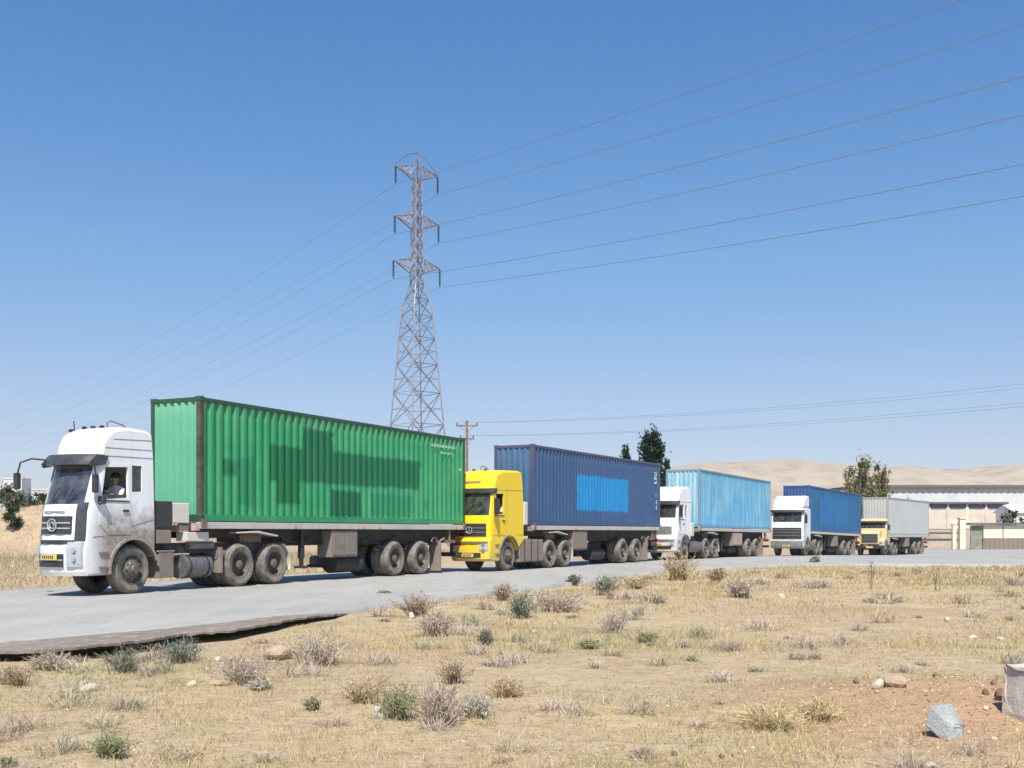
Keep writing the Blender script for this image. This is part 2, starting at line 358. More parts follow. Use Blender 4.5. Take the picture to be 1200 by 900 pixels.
def asphalt_mat(name, c0, c1, crack=0.5, seed=0):
    m, nt, b = newmat(name); k = NB(nt); tc = k.n('ShaderNodeTexCoord').outputs['Object']
    rot = k.n('ShaderNodeMapping'); k.lk(tc, rot.inputs[0]); rot.inputs['Rotation'].default_value = (0, 0, R(28)); rot.inputs['Scale'].default_value = (1, 0.12, 1)
    lanes = k.noise(rot.outputs[0], 0.8, 4, 0.6); a = k.noise(tc, 0.4, 5, 0.6); f = k.noise(tc, 45, 3, 0.7); g2 = k.noise(tc, 6, 5, 0.65)
    c = k.mix(k.ramp(k.math('ADD', k.math('MULTIPLY', lanes, 0.6), k.math('MULTIPLY', a, 0.4)), 0.35, 0.65), c0, c1)
    c = k.mix(k.ramp(f, 0.5, 0.7, 0, 0.35), c, tuple(x * 0.6 for x in c0)); c = k.mix(k.ramp(g2, 0.5, 0.7, 0, 0.5), c, (0.45, 0.40, 0.33))
    c = k.mix(k.ramp(k.noise(tc, 1.1, 5, 0.7), 0.60, 0.72, 0, 0.45), c, tuple(x * 0.62 for x in c0))
    vo = k.n('ShaderNodeTexVoronoi', feature='DISTANCE_TO_EDGE'); k.lk(tc, vo.inputs[0])
    vo.inputs['Scale'].default_value = 0.35
    c = k.mix(k.math('MULTIPLY', k.ramp(vo.outputs[0], 0.0, 0.012, 1, 0), k.ramp(g2, 0.45, 0.6, 0, crack), True), c, (0.12, 0.11, 0.1))
    k.lk(c, b.inputs['Base Color']); b.inputs['Roughness'].default_value = 0.9; b.inputs['Specular IOR Level'].default_value = 0.2
    k.bump(f, 0.4, 0.006, b); return m
M['road'] = asphalt_mat('worn_pale_asphalt', (0.27, 0.265, 0.25), (0.37, 0.36, 0.335))
M['shoulder'] = asphalt_mat('old_shoulder_asphalt', (0.155, 0.135, 0.11), (0.25, 0.21, 0.17), 0.9)
def dens(pts, n):
    out = []
    for a, b in zip(pts[:-1], pts[1:]):
        for t in range(n): out.append((a[0] + (b[0] - a[0]) * t / n, a[1] + (b[1] - a[1]) * t / n))
    return out + [pts[-1]]
N2 = np.array(dens(NEAR, 30)); F2 = np.array(dens(FAR, 30)); K = 40
jit = (fbm(N2[:, 0], N2[:, 1], 1.2, 4) - 0.5) * np.clip((N2[:, 1] - 10) / 20, 0.12, 1) * 1.2
N2[:, 1] += jit
tt = np.linspace(0, 1, K + 1)[None, :, None]; S = N2[:, None, :] * (1 - tt) + F2[:, None, :] * tt
sz = road_z(S[..., 1]); V = np.concatenate([S, sz[..., None]], -1); n0 = len(N2)
V = np.concatenate([V, V[:, :1] - np.array([0, 0, 0.2]), V[:, -1:] - np.array([0, 0, 0.2])], 1)
V = np.concatenate([V[:, -2:-1], V[:, :-2], V[:, -1:]], 1); KK = V.shape[1]
idx = np.arange(n0 * KK).reshape(n0, KK); F = np.stack([idx[:-1, :-1], idx[1:, :-1], idx[1:, 1:], idx[:-1, 1:]], -1).reshape(-1, 4)
rd = np_mesh('road', V.reshape(-1, 3), F, M['road']); tag(rd, 'pale worn asphalt road opening into a yard on the right', 'road', kind='structure')
# broken brown shoulder slab, undercut along the near edge
L2 = np.array(dens(LEDGE, 14)); L2n = (fbm(L2[:, 0] * 1.0, L2[:, 1], 1.1, 4) - 0.5) * 0.22; L2[:, 0] += L2n * .9; L2[:, 1] -= L2n * .45
In = L2 + np.array([-2.2, 1.4]) * np.clip(np.linspace(1.0, 0.55, len(L2)), 0, 1)[:, None]
rows = []
top = lambda P, z: np.concatenate([P, np.full((len(P), 1), z)], 1)
for P, z in ((In, -0.012), (L2 * 0.5 + In * 0.5, -0.006), (L2, -0.012), (L2, -0.042), (L2 + np.array([-.5, .3]), -0.05), (L2 + np.array([-.55, .33]), -0.42)): rows.append(top(P, z))
V = np.stack(rows, 1); V[:, :4, 2] -= (np.clip((L2[:, 1] - 17.0) / 2.6, 0, 1) ** 1.5 * 0.17)[:, None]; V[:, 2:4, 2] += (np.random.RandomState(3).rand(len(L2), 1) - .5) * .02
n0, KK = V.shape[:2]; idx = np.arange(n0 * KK).reshape(n0, KK); F = np.stack([idx[:-1, :-1], idx[1:, :-1], idx[1:, 1:], idx[:-1, 1:]], -1).reshape(-1, 4)
sh = np_mesh('road_shoulder', V.reshape(-1, 3), F, M['shoulder'], smooth=False); tag(sh, 'broken brown asphalt shoulder with undercut ragged edge', 'road edge', kind='structure')

# ------------------------------------------------------------ hills
def hills(name, prof, Y0, Y1, base, c0, c1, label, amp):
    m, nt, b = newmat(name + '_soil'); k = NB(nt); tc = k.n('ShaderNodeTexCoord').outputs['Object']
    a = k.noise(tc, 0.004, 6, 0.6); a2 = k.noise(tc, 0.022, 7, 0.72, 0.6); c = k.mix(k.ramp(a, 0.35, 0.65), c0, c1); c = k.mix(k.ramp(a2, 0.46, 0.66, 0, 0.75), c, tuple(x * 0.62 for x in c0))
    k.lk(c, b.inputs['Base Color']); b.inputs['Roughness'].default_value = 1; b.inputs['Specular IOR Level'].default_value = 0
    px = np.linspace(prof[0][0], prof[-1][0], 220); py = np.interp(px, [p[0] for p in prof], [p[1] for p in prof])
    v = np.linspace(0, 1.5, 46); PX, VV = np.meshgrid(px, v)
    Yc = Y0 + (Y1 - Y0) * VV; Yr = Y1
    X = (PX - 600) / 1280 * Yr; top = 1.3 + (617 - py)[None, :] / 1280 * Yr
    hh = np.sin(np.clip(VV, 0, 1.5) * math.pi / 2) ** 1.3
    Z = -2 + (top + 2) * hh * (1 + amp * (fbm(X, Yc, 260, 5) - 0.5) * np.clip(1.2 - VV, 0.1, 1)) 
    V = np.stack([X, Yc, Z], -1).reshape(-1, 3); idx = np.arange(PX.size).reshape(PX.shape)
    F = np.stack([idx[:-1, :-1], idx[:-1, 1:], idx[1:, 1:], idx[1:, :-1]], -1).reshape(-1, 4)
    o = np_mesh(name, V, F, m); tag(o, label, 'hill', kind='structure'); return o
hills('hills', [(560, 622), (640, 600), (700, 566), (760, 547), (800, 541), (860, 540), (905, 537), (925, 539), (960, 541), (1010, 543), (1050, 541), (1085, 546), (1110, 545), (1135, 541), (1165, 541), (1200, 545), (1300, 552), (1450, 545)], 1300, 2000, 0, (0.36, 0.29, 0.205), (0.43, 0.35, 0.25), 'bare beige pink hills behind the trucks', 0.8)
hills('far_ridge', [(850, 600), (900, 538), (912, 536), (930, 537), (980, 545), (1040, 540), (1060, 539), (1085, 543), (1120, 542), (1200, 560), (1320, 600)], 2900, 3400, 0, (0.20, 0.19, 0.19), (0.25, 0.23, 0.22), 'low dark far ridge above the beige hills', 0.3)
# ------------------------------------------------------------ trucks: shared frames
# near front corner of each container on the ground, heading, width
ROWS = {1: ((-7.08, 24.8), 26.3, 1.50), 2: ((0.75, 38.3), 28.4, 1.58), 3: ((9.09, 52.9), 28.8, 1.75), 4: ((18.46, 67.9), 32.0, 1.65), 5: ((28.1, 81.6), 34.0, 1.9)}
L = 12.5
def frame(k):
    (x, y), th, W = ROWS[k]; th = R(th); c, s = math.cos(th), math.sin(th)
    ox, oy = x - c * W / 2, y + s * W / 2
    za = float(road_z(oy)); zb = float(road_z(oy + c * L)); pit = math.atan2(za - zb, L)
    return Matrix.Translation((ox, oy, za)) @ Matrix.Rotation(math.atan2(-c, -s), 4, 'Z') @ Matrix.Rotation(-pit, 4, 'Y')

def corrug(x0, x1, pitch, depth):
    """trapezoid profile: list of (x, d)"""
    n = max(2, round((x1 - x0) / pitch)); p = (x1 - x0) / n; out = [(x0, 0)]
    for i in range(n):
        a = x0 + i * p; out += [(a + p * .12, 0), (a + p * .30, depth), (a + p * .62, depth), (a + p * .80, 0)]
    return out + [(x1, 0)]
def container(k, mats, label, front='corrug', marks=None, length=L):
    fr = frame(k); W = ROWS[k][2]; side, frontm, frame_m = mats
    root = empty('shipping_container', fr); tag(root, label, 'container', 'shipping containers on the trucks')
    z0, z1, h = 1.54, 4.40, W / 2; p = 0.13
    pr = corrug(-length + p, -p, 0.283, -0.058)
    for s in (1, -1):
        mb = MB(); vs = []; fs = []
        for (x, d) in pr: vs += [(x, s * (h - .012 + d), z0 + .15), (x, s * (h - .012 + d), z1 - .10)]
        for i in range(len(pr) - 1): fs.append((2 * i, 2 * i + 2, 2 * i + 3, 2 * i + 1))
        mb.add(vs, fs); mb.build('side_panel', side, root, recalc=False)
    fp = corrug(-h + .11, h - .11, 0.21, -0.04); mb = MB(); vs = []; fs = []
    for (y, d) in fp: vs += [(-.012 + d, y, z0 + .15), (-.012 + d, y, z1 - .10)]
    for i in range(len(fp) - 1): fs.append((2 * i, 2 * i + 2, 2 * i + 3, 2 * i + 1))
    mb.add(vs, fs); mb.build('end_panel', frontm, root, recalc=False)
    rp = corrug(-length + .1, -.1, 0.35, -0.02); mb = MB(); vs = []; fs = []
    for (x, d) in rp: vs += [(x, -h + .04, z1 - .03 + d), (x, h - .04, z1 - .03 + d)]
    for i in range(len(rp) - 1): fs.append((2 * i, 2 * i + 2, 2 * i + 3, 2 * i + 1))
    mb.add(vs, fs); mb.build('roof_panel', frame_m, root, recalc=False)
    mb = MB(); mb.box(-length + .1, -.1, -h + .06, h - .06, z0 + .04, z0 + .14); mb.build('floor', M['chassis'], root)
    for x in (-.14, -length):
        for y in (-h, h - .12):
            mb = MB(); mb.box(x, x + .14, y, y + .12, z0 + .12, z1 - .12); mb.build('corner_post', M['deckrust'] if k == 1 and x > -1 and y > 0 else frame_m, root, bevel=.012)
            for z in (z0, z1 - .118):
                mb = MB(); mb.box(x - .006, x + .146, y - .006 if y < 0 else y - .03, y + .15 if y < 0 else y + .126, z, z + .118)
                mb.build('corner_casting', frame_m, root, bevel=.014)
    for y in (-h, h - .07):
        mb = MB(); mb.box(-length + .15, -.15, y, y + .07, z1 - .11, z1 - .025); mb.build('top_rail', frame_m, root, bevel=.008)
        mb = MB(); mb.box(-length + .15, -.15, y, y + .07, z0 + .01, z0 + .165); mb.build('bottom_rail', side, root, bevel=.008)
    mb = MB(); mb.box(-.09, -.004, -h + .13, h - .13, z1 - .12, z1 - .02); mb.build('end_rail', frame_m, root, bevel=.008)
    mb = MB(); mb.box(-.09, -.004, -h + .13, h - .13, z0 + .01, z0 + .165); mb.build('end_rail', frame_m, root, bevel=.008)
    for s in (-1, 1):
        mb = MB(); y0, y1 = (-h + .125, -.006) if s < 0 else (.006, h - .125)
        mb.box(-length + .01, -length + .06, y0, y1, z0 + .06, z1 - .06)
        d = mb.build('door', side, root, bevel=.006)
        for yy in (y0 + .15, y1 - .15):
            b = MB(); b.cyl((-length - .02, yy, z0 + .1), (-length - .02, yy, z1 - .1), .018, n=8); b.box(-length - .05, -length - .01, yy - .01, yy + .18, 2.4, 2.44); b.build('lock_bar', M['tankalu'], d)
    if marks:
        for (x, z, ww, hh, m) in marks:      # painted characters that have weathered past reading
            n = max(1, round(ww / .17)) if ww >= hh else 1; mv = max(1, round(hh / .2)) if hh > ww else 1
            for i in range(n):
                for j in range(mv):
                    mb = MB(); xa = x - i * ww / n; za = z + j * hh / mv; cw = ww / n * .62; ch = hh / mv * .74
                    v = rnd.random(); mb.box(xa - cw, xa, h + .0, h + .006, za, za + ch * .2)
                    mb.box(xa - cw, xa - cw * .75, h, h + .006, za + ch * .2, za + ch)
                    if v > .4: mb.box(xa - cw * .75, xa, h, h + .006, za + ch * .8, za + ch)
                    if v < .7: mb.box(xa - cw * .3, xa, h, h + .006, za + ch * .2, za + ch * .8)
                    mb.build('painted_marking', M[m], root)
    return root

def wheel_mesh():
    o = {}
    prof = [(.30, .02), (.33, -.005), (.44, -.015), (.495, .02), (.515, .045), (.515, .08), (.50, .084), (.50, .096), (.515, .10), (.515, .13), (.50, .134), (.50, .146), (.515, .15), (.515, .19), (.50, .194), (.50, .206), (.515, .21), (.515, .245), (.495, .265), (.44, .285), (.33, .28), (.30, .26)]
    prof = [(r, -y) for r, y in prof]
    mb = MB(); mb.lathe(prof, (0, 0, 0), 72, jag=({3, 4, 17, 18}, -.014)); o['tyre'] = mb
    mb = MB(); mb.lathe([(.305, -.27), (.30, -.02), (.318, -.005), (.318, .006), (.295, .0), (.285, -.03), (.275, -.05), (.20, -.02), (.165, .02), (.155, .055), (.10, .06), (.085, .11), (.05, .12), (.0, .12)], (0, 0, 0), 40)
    for i in range(10):
        t = i * math.pi / 5; mb.cyl((.185 * math.cos(t), -.01, .185 * math.sin(t)), (.185 * math.cos(t), .045, .185 * math.sin(t)), .017, n=6)
    o['rim_front'] = mb
    mb = MB(); mb.lathe([(.305, -.27), (.30, -.03), (.318, -.008), (.318, .004), (.297, -.004), (.285, -.05), (.275, -.13), (.25, -.165), (.17, -.17), (.16, -.13), (.12, -.10), (.11, -.02), (.075, .0), (.0, .005)], (0, 0, 0), 40)
    for i in range(10):
        t = i * math.pi / 5; mb.cyl((.205 * math.cos(t), -.17, .205 * math.sin(t)), (.205 * math.cos(t), -.12, .205 * math.sin(t)), .017, n=6)
    o['rim_rear'] = mb
    # dark hand holes as raised ovals set into the disc
    mb = MB()
    for i in range(8):
        t = (i + .5) * math.pi / 4; c = Vector((.245 * math.cos(t), 0, .245 * math.sin(t))); mb.cyl(c + Vector((0, -.06, 0)), c + Vector((0, -.028, 0)), .026, n=8)
    o['hole_front'] = mb
    return o
_wm = wheel_mesh(); _wcache = {}
def wheel(root, x, y, z, side, kind='front', dual=False, r=1.0, rimmat=None):
    rimmat = rimmat or M['rim']
    wroot = empty('wheel', None, root); wroot.location = (x, y, z); wroot.rotation_euler = (0, rnd.random() * 6, 0 if side > 0 else math.pi); wroot.scale = (r, 1, r)
    def put(nm, key, mat, par, off=0):
        kk = (key, mat.name)
        if kk not in _wcache:
            o = _wm[key].build(nm, mat, None); smooth_angle(o, 40); _wcache[kk] = o.data; o.parent = par
        else:
            o = bpy.data.objects.new(nm, _wcache[kk]); col.objects.link(o); o.parent = par
        o.location = (0, off, 0); return o
    put('tyre', 'tyre', M['tyre'], wroot); rk = 'rim_front' if kind == 'front' else 'rim_rear'
    put('rim', rk, rimmat, wroot)
    if kind == 'front': put('hand_holes', 'hole_front', M['black'], wroot, .012)
    if dual: put('tyre', 'tyre', M['tyre'], wroot, -.30)
    return wroot

def rocky(pts, j): return [(x + (rnd.random() - .5) * j, z + (rnd.random() - .5) * j) for x, z in pts]
def trailer(k, label, box_x=(-5.08, -6.3), deckmat='deck', seed=0, spare=True, pinkfront=False):
    fr = frame(k); W = ROWS[k][2]; h = W / 2; root = empty('semi_trailer', fr)
    tag(root, label, 'trailer', 'container trailers in the row'); rr = random.Random(seed)
    for s in (1, -1):
        y0, y1 = (h - .07, h + .012) if s > 0 else (-h - .012, -h + .07)
        mb = MB(); mb.box(-L - .03, .05, y0, y1, 1.375, 1.53); mb.build('side_rail', M[deckmat], root, bevel=.012)
        mb = MB(); mb.box(-L, .0, s * .38 - .05, s * .38 + .05, 1.36, 1.50); mb.box(-L + .05, -3.4, s * .38 - .012, s * .38 + .012, .98, 1.36); mb.box(-3.4, -.1, s * .38 - .012, s * .38 + .012, 1.16, 1.36)
        mb.box(-L + .05, -3.4, s * .38 - .06, s * .38 + .06, .95, .98); mb.build('main_beam', M['chassis'], root)
    mb = MB()
    for i in range(11): mb.box(-.25 - i * 1.2, -.13 - i * 1.2, -h + .07, h - .07, 1.38, 1.49)
    mb.build('cross_members', M['chassis'], root)
    mb = MB(); mb.box(-2.9, -.9, -h + .12, h - .12, 1.49, 1.535); mb.build('deck_plate', M['tan'], root)
    # bolster at the front with twist locks
    mb = MB(); mb.box(.0, .10, -h, h, 1.33, 1.50); mb.build('front_bolster', M['pinkrust' if pinkfront else 'tan'], root, bevel=.01)
    for x in (-.1, -L + .1):
        for s in (1, -1):
            mb = MB(); mb.box(x - .08, x + .08, s * (h + .013) - .008, s * (h + .013) + .03, 1.40, 1.60); mb.build('twist_lock', M['rust'], root, bevel=.006)
    # bent guard plate above drive wheels, box, legs
    mb = MB(); mb.prism([(-1.25, 1.30), (-2.0, 1.33), (-2.75, 1.22), (-2.75, 1.19), (-2.0, 1.29), (-1.25, 1.27)], 1, h - .22, h + .03)
    mb.build('guard_plate', M['whitepl'], root)
    for s in (1, -1):
        mb = MB(); mb.box(-4.05, -3.92, s * (h - .2) - .06, s * (h - .2) + .06, .62, 1.36); mb.box(-4.03, -3.94, s * (h - .2) - .045, s * (h - .2) + .045, .42, .62); mb.box(-4.12, -3.85, s * (h - .2) - .12, s * (h - .2) + .12, .36, .42); mb.tube([(-3.98, s * (h - .2), .8), (-4.6, s * .3, 1.3)], .025)
        mb.build('landing_leg', M['chassis'], root, bevel=.004)
    bx0, bx1 = box_x
    mb = MB(); mb.box(bx1, bx0, h - .5, h - .02, .62, 1.34); tb = mb.build('tool_box', M['tan'], root, bevel=.015)
    mb = MB(); mb.box(bx1 + .06, (bx0 + bx1) / 2 - .03, h - .018, h - .004, .68, 1.28); mb.box((bx0 + bx1) / 2 + .03, bx0 - .06, h - .018, h - .004, .68, 1.28); mb.build('box_door', M['pinkrust' if k == 3 else 'tan'], tb, bevel=.004)
    mb = MB(); mb.cyl((-6.9, .28, .42), (-5.6, .28, .42), .25, n=20); t2 = mb.build('air_tank', M['chassis'], root); smooth_angle(t2)
    if spare:
        mb = MB(); mb.box(-7.35, -5.55, -.45, .1, .32, .40); mb.build('spare_carrier', M['chassis'], root)
        ww = wheel(root, -6.3, -.35, .62, 1, 'rear', r=.9); ww.rotation_euler = (R(90), 0, 0); ww.name = 'spare_wheel'
    for x in (-8.30, -9.80):
        mb = MB(); mb.cyl((x, -h + .3, .52), (x, h - .3, .52), .07, n=12); mb.build('axle', M['chassis'], root)
        mb = MB()
        for s in (1, -1): mb.prism([(x - .62, .78), (x, .64), (x + .62, .78), (x + .62, .82), (x, .70), (x - .62, .82)], 1, s * .40 - .04, s * .40 + .04)
        mb.build('leaf_spring', M['rust'], root)
        for s in (1, -1): wheel(root, x, s * (h - .03), .515, s, 'rear', True)
    mb = MB()
    for s in (1, -1): mb.tube([(-10.45, s * (h - .1), 1.0), (-10.55, s * (h - .1), 1.12), (-10.75, s * (h - .1), 1.12), (-10.82, s * (h - .1), 1.0)], .03)
    mb.build('fender_stay', M['tan'], root)
    for s in (1, -1):
        mb = MB(); mb.box(-10.92, -10.87, s * (h - .2) - .2, s * (h - .2) + .2, .08, 1.02); mb.tube([(-10.9, s * (h - .05), 1.02), (-11.2, s * (h - .05), 1.10)], .03); mb.build('mud_flap', M['tan'], root)
    mb = MB(); mb.box(-L + .25, -L + .33, -h + .02, h - .02, .50, .64)
    for s in (1, -1): mb.box(-L + .27, -L + .32, s * .4 - .05, s * .4 + .05, .64, 1.38)
    mb.build('rear_bumper', M['chassis'], root, bevel=.006)
    for s in (1, -1):
        mb = MB(); mb.box(-L - .02, -L + .10, s * (h - .25) - .15, s * (h - .25) + .15, .86, 1.0); mb.tube([(-L + .05, s * (h - .25), 1.0), (-L + .05, s * (h - .25), 1.38)], .015); mb.build('tail_lamp', M['red'], root, bevel=.006)
    mb = MB(); mb.box(-11.9, -11.2, h - .12, h - .04, .95, 1.05); mb.box(-11.6, -11.52, h - .12, h - .04, 1.05, 1.37); mb.build('side_guard', M['rust'], root)
    mb = MB()
    for x in (-3.5, -6.6, -7.4, -11.9): mb.box(x, x + .07, h + .014, h + .03, 1.42, 1.46)
    mb.build('marker_lamp', M['amber'], root)
    # hanging air hoses and cables
    mb = MB()
    for q in range(4):
        x = -3.2 - q * 1.4; mb.tube([(x - t * .35, h - .25 - .03 * q, 1.2 - .18 * math.sin(t / 4 * math.pi)) for t in range(5)], .014, 5)
    mb.build('air_hose', M['black'], root)
    return root

# ------------------------------------------------------------ cabs
US = (-1, -.955, -.8, -.5, 0, .5, .8, .955, 1)
def loft(mb, prof, W, yc=0.0, bulge=0.2, xm=2.6, top=3.2, m=0, edge=.045):
    cx = sum(p[0] for p in prof) / len(prof); cz = sum(p[1] for p in prof) / len(prof); n = len(prof); vs = []
    for u in US:
        e = edge if abs(u) == 1 else 0
        for x, z in prof:
            t = max(0, min(1, (x - xm) / .7)); xx = x - bulge * abs(u) ** 2.6 * t
            zz = z - (0.05 * abs(u) ** 4 if z > top else 0)
            d = Vector((cx - xx, cz - zz)); dl = d.length or 1
            vs.append((xx + d.x / dl * e, yc + u * W / 2, zz + d.y / dl * e))
    fs = [(i * n + k, i * n + (k + 1) % n, (i + 1) * n + (k + 1) % n, (i + 1) * n + k) for i in range(len(US) - 1) for k in range(n)]
    fs += [tuple(range(n))[::-1], tuple(range((len(US) - 1) * n, len(US) * n))]
    return mb.add(vs, fs, m)
def boolean(o, cutters, op='DIFFERENCE'):
    for c in cutters:
        md = o.modifiers.new('b', 'BOOLEAN'); md.object = c; md.operation = op; md.solver = 'EXACT'
    dg = bpy.context.evaluated_depsgraph_get(); dg.update(); me = bpy.data.meshes.new_from_object(o.evaluated_get(dg))
    o.modifiers.clear(); o.data = me
    for c in cutters: bpy.data.objects.remove(c, do_unlink=True)
def front_x(prof, z, x_min=2.2):
    best = None
    n = len(prof)
    for i in range(n):
        (x0, z0), (x1, z1) = prof[i], prof[(i + 1) % n]
        if (z0 - z) * (z1 - z) <= 0 and z0 != z1:
            x = x0 + (x1 - x0) * (z - z0) / (z1 - z0)
            if best is None or x > best: best = x
    return best
def skin_patch(prof, W, yc, bulge, xm, z0, z1, u0, u1, off, thick=.0, nz=6, nu=10):
    """strip that follows the cab's curved front between two heights"""
    mb = MB(); vs = []
    for layer in ((off, off - thick) if thick else (off,)):
        for i in range(nz + 1):
            z = z0 + (z1 - z0) * i / nz; fx = front_x(prof, z)
            for j in range(nu + 1):
                u = u0 + (u1 - u0) * j / nu; t = max(0, min(1, (fx - xm) / .7))
                vs.append((fx - bulge * abs(u) ** 2.6 * t + layer, yc + u * W / 2, z))
    q = (nz + 1) * (nu + 1); g = lambda l, i, j: l * q + i * (nu + 1) + j; fs = []
    for l in range(2 if thick else 1):
        for i in range(nz):
            for j in range(nu): fs.append((g(l, i, j), g(l, i, j + 1), g(l, i + 1, j + 1), g(l, i + 1, j)))
    if thick:
        for j in range(nu): fs += [(g(0, 0, j), g(0, 0, j + 1), g(1, 0, j + 1), g(1, 0, j)), (g(0, nz, j), g(0, nz, j + 1), g(1, nz, j + 1), g(1, nz, j))]
        for i in range(nz): fs += [(g(0, i, 0), g(0, i + 1, 0), g(1, i + 1, 0), g(1, i, 0)), (g(0, i, nu), g(0, i + 1, nu), g(1, i + 1, nu), g(1, i, nu))]
    return mb.add(vs, fs)

def tractor(fr, sp, label, name='tractor_truck'):
    root = empty(name, fr); tag(root, label, 'truck', 'truck tractors in the row')
    W, yc, bulge, xm, prof = sp['W'], sp['yc'], sp['bulge'], sp['xm'], sp['prof']; h = W / 2; ys = yc + h; yf = yc - h
    paintm = sp['paint']; z_ws = sp['ws']; ax = sp.get('front_axle', 2.01); ar = sp.get('arch_r', .64)
    def tmp(mb): return mb.build('cutter', paintm, None)
    mb = MB(); loft(mb, prof, W, yc, bulge, xm, sp.get('top', 3.2)); body = mb.build('cab_shell', paintm, root)
    cut = []
    mb = MB(); loft(mb, sp['inner'], W - .09, yc, bulge, xm, 9, edge=.01); cut.append(tmp(mb))
    mb = MB(); wx = front_x(prof, z_ws[0]); mb.box(wx - .42 - bulge, wx + .6, yf + .10, ys - .10, z_ws[0], z_ws[1]); cut.append(tmp(mb))
    for wpoly in sp['windows']:
        mb = MB(); mb.prism(wpoly, 1, yf - .2, ys + .2); cut.append(tmp(mb))
    mb = MB(); mb.cyl((ax, yf - .3, .5), (ax, ys + .3, .5), ar, n=40); cut.append(tmp(mb))
    # matrices: cutters must sit where the shell sits
    for c in cut: c.matrix_world = fr
    bpy.context.view_layer.update()
    boolean(body, cut); smooth_angle(body, 28)
    # inside
    mb = MB(); f0 = min(p[0] for p in sp['inner']) + .01; fl = min(p[1] for p in sp['inner']); mb.box(f0, max(p[0] for p in sp['inner']) - .35, yf + .08, ys - .08, fl + .004, fl + .03); mb.build('cab_floor', M['cabin'], root)
    mb = MB(); mb.box(wx - .45 - bulge * .5, wx - .16 - bulge * .5, yf + .12, ys - .12, z_ws[0] - .35, z_ws[0] - .02); mb.build('dashboard', M['cabin'], root, bevel=.03)
    for s in (1, -1):
        y = yc + s * (h - .34); sx = sp.get('seat_x', 2.02); sz = fl
        mb = MB(); mb.box(sx - .02, sx + .46, y - .2, y + .2, sz + .03, sz + .42 - .2); mb.box(sx - .14, sx + .0, y - .2, y + .2, sz + .1, sz + .85); mb.build('seat', M['seat'], root, bevel=.03)
    mb = MB(); c = Vector((sp.get('seat_x', 2.02) + .62, yc + h - .34, fl + .55)); mb.tube([c + Vector((-.05 * math.sin(t), .19 * math.cos(t), .16 * math.sin(t))) for t in [i * math.pi / 8 for i in range(17)]], .016, 6); mb.tube([c, c + Vector((.3, 0, -.3))], .03); mb.build('steering_wheel', M['black'], root)
    # glass
    o = skin_patch(prof, W, yc, bulge, xm, z_ws[0] - .02, z_ws[1] + .02, -1 + .2 / W, 1 - .2 / W, -.03).build('windscreen', sp.get('wsglass', M['glass']), root, recalc=False); smooth_angle(o, 60)
    mb = MB()
    for s in (-.3, .35):
        zz = z_ws[0] + .02; fx = front_x(prof, zz); mb.tube([(fx + .01 - bulge * .1, yc + s * h, zz), (fx - .03 + .0, yc + (s + .38) * h, zz + .32)], .011, 5)
    mb.build('windscreen_wiper', M['black'], root)
    for i, wpoly in enumerate(sp['windows']):
        for s in (1, -1):
            poly = wpoly
            if i == 0 and s > 0 and sp.get('open_window'):     # wound half down
                zs = [p[1] for p in wpoly]; lim = min(zs) + .12; poly = [(x, min(z, lim)) for x, z in wpoly]
            mb = MB(); yy = ys - .03 if s > 0 else yf + .03; mb.prism(poly, 1, yy - .004, yy + .004); mb.build('side_window', M['glassd'] if i else sp.get('doorglass', M['glassd']), root)
    for s in (1, -1):           # door skin with its window hole, 9 mm proud
        wp = sp['windows'][0]; cxw = sum(p[0] for p in wp) / len(wp); czw = sum(p[1] for p in wp) / len(wp); N = 40
        x0, x1, z0, z1 = sp['door']; y0 = ys + .001 if s > 0 else yf - .001; y1 = y0 + .010 * s; ring = []
        def hit(poly, a):
            d = (math.cos(a), math.sin(a)); best = 1e9
            for i in range(len(poly)):
                (ax_, az), (bx, bz) = poly[i], poly[(i + 1) % len(poly)]; ex, ez = bx - ax_, bz - az; det = d[0] * -ez + ex * d[1]
                if abs(det) < 1e-9: continue
                qx, qz = ax_ - cxw, az - czw; t = (qx * -ez + ex * qz) / det; u = (d[0] * qz - d[1] * qx) / det
                if t > 0 and -1e-6 <= u <= 1 + 1e-6: best = min(best, t)
            return (cxw + d[0] * best, czw + d[1] * best)
        outer = sp.get('doorpoly') or [(x0, z0), (x1, z0), (x1, z1), (x0, z1)]
        angs = sorted([math.atan2(p[1] - czw, p[0] - cxw) for p in outer + wp] + [i * 2 * math.pi / N - math.pi for i in range(N)])
        A = [hit(wp, a) for a in angs]; B = [hit(outer, a) for a in angs]; n = len(angs); mb = MB(); vs = []
        for y in (y0, y1):
            vs += [(x, y, z) for x, z in A] + [(x, y, z) for x, z in B]
        fs = []
        for i in range(n):
            j = (i + 1) % n; fs += [(i, j, n + j, n + i), (2 * n + i, 2 * n + j, 3 * n + j, 3 * n + i), (n + i, n + j, 3 * n + j, 3 * n + i), (i, j, 2 * n + j, 2 * n + i)]
        mb.add(vs, fs); d = mb.build('door', paintm, root)
        mb = MB(); mb.box(x0 + .06, x0 + .22, min(y1, y1 + .03 * s), max(y1, y1 + .03 * s), sp['handle_z'], sp['handle_z'] + .045); mb.build('door_handle', M['black'], d, bevel=.008)
        mb = MB(); yy = sorted((y1, y1 + .012 * s)); wz = [p[1] for p in wp]; wxs = [p[0] for p in wp]
        mb.box(min(wxs) - .03, max(wxs) + .03, yy[0], yy[1], min(wz) - .035, min(wz) - .004); mb.build('window_trim', M['black'], d)
    # seams on the upper cab
    if sp.get('seams'):
        for (xa, za, xb, zb) in sp['seams']:
            for s in (1, -1):
                y = ys - .002 if s > 0 else yf + .002; mb = MB()
                mb.tube([(xa, y, za), (xb, y, zb)], .009, 5); mb.build('panel_seam', M['gray'], root)
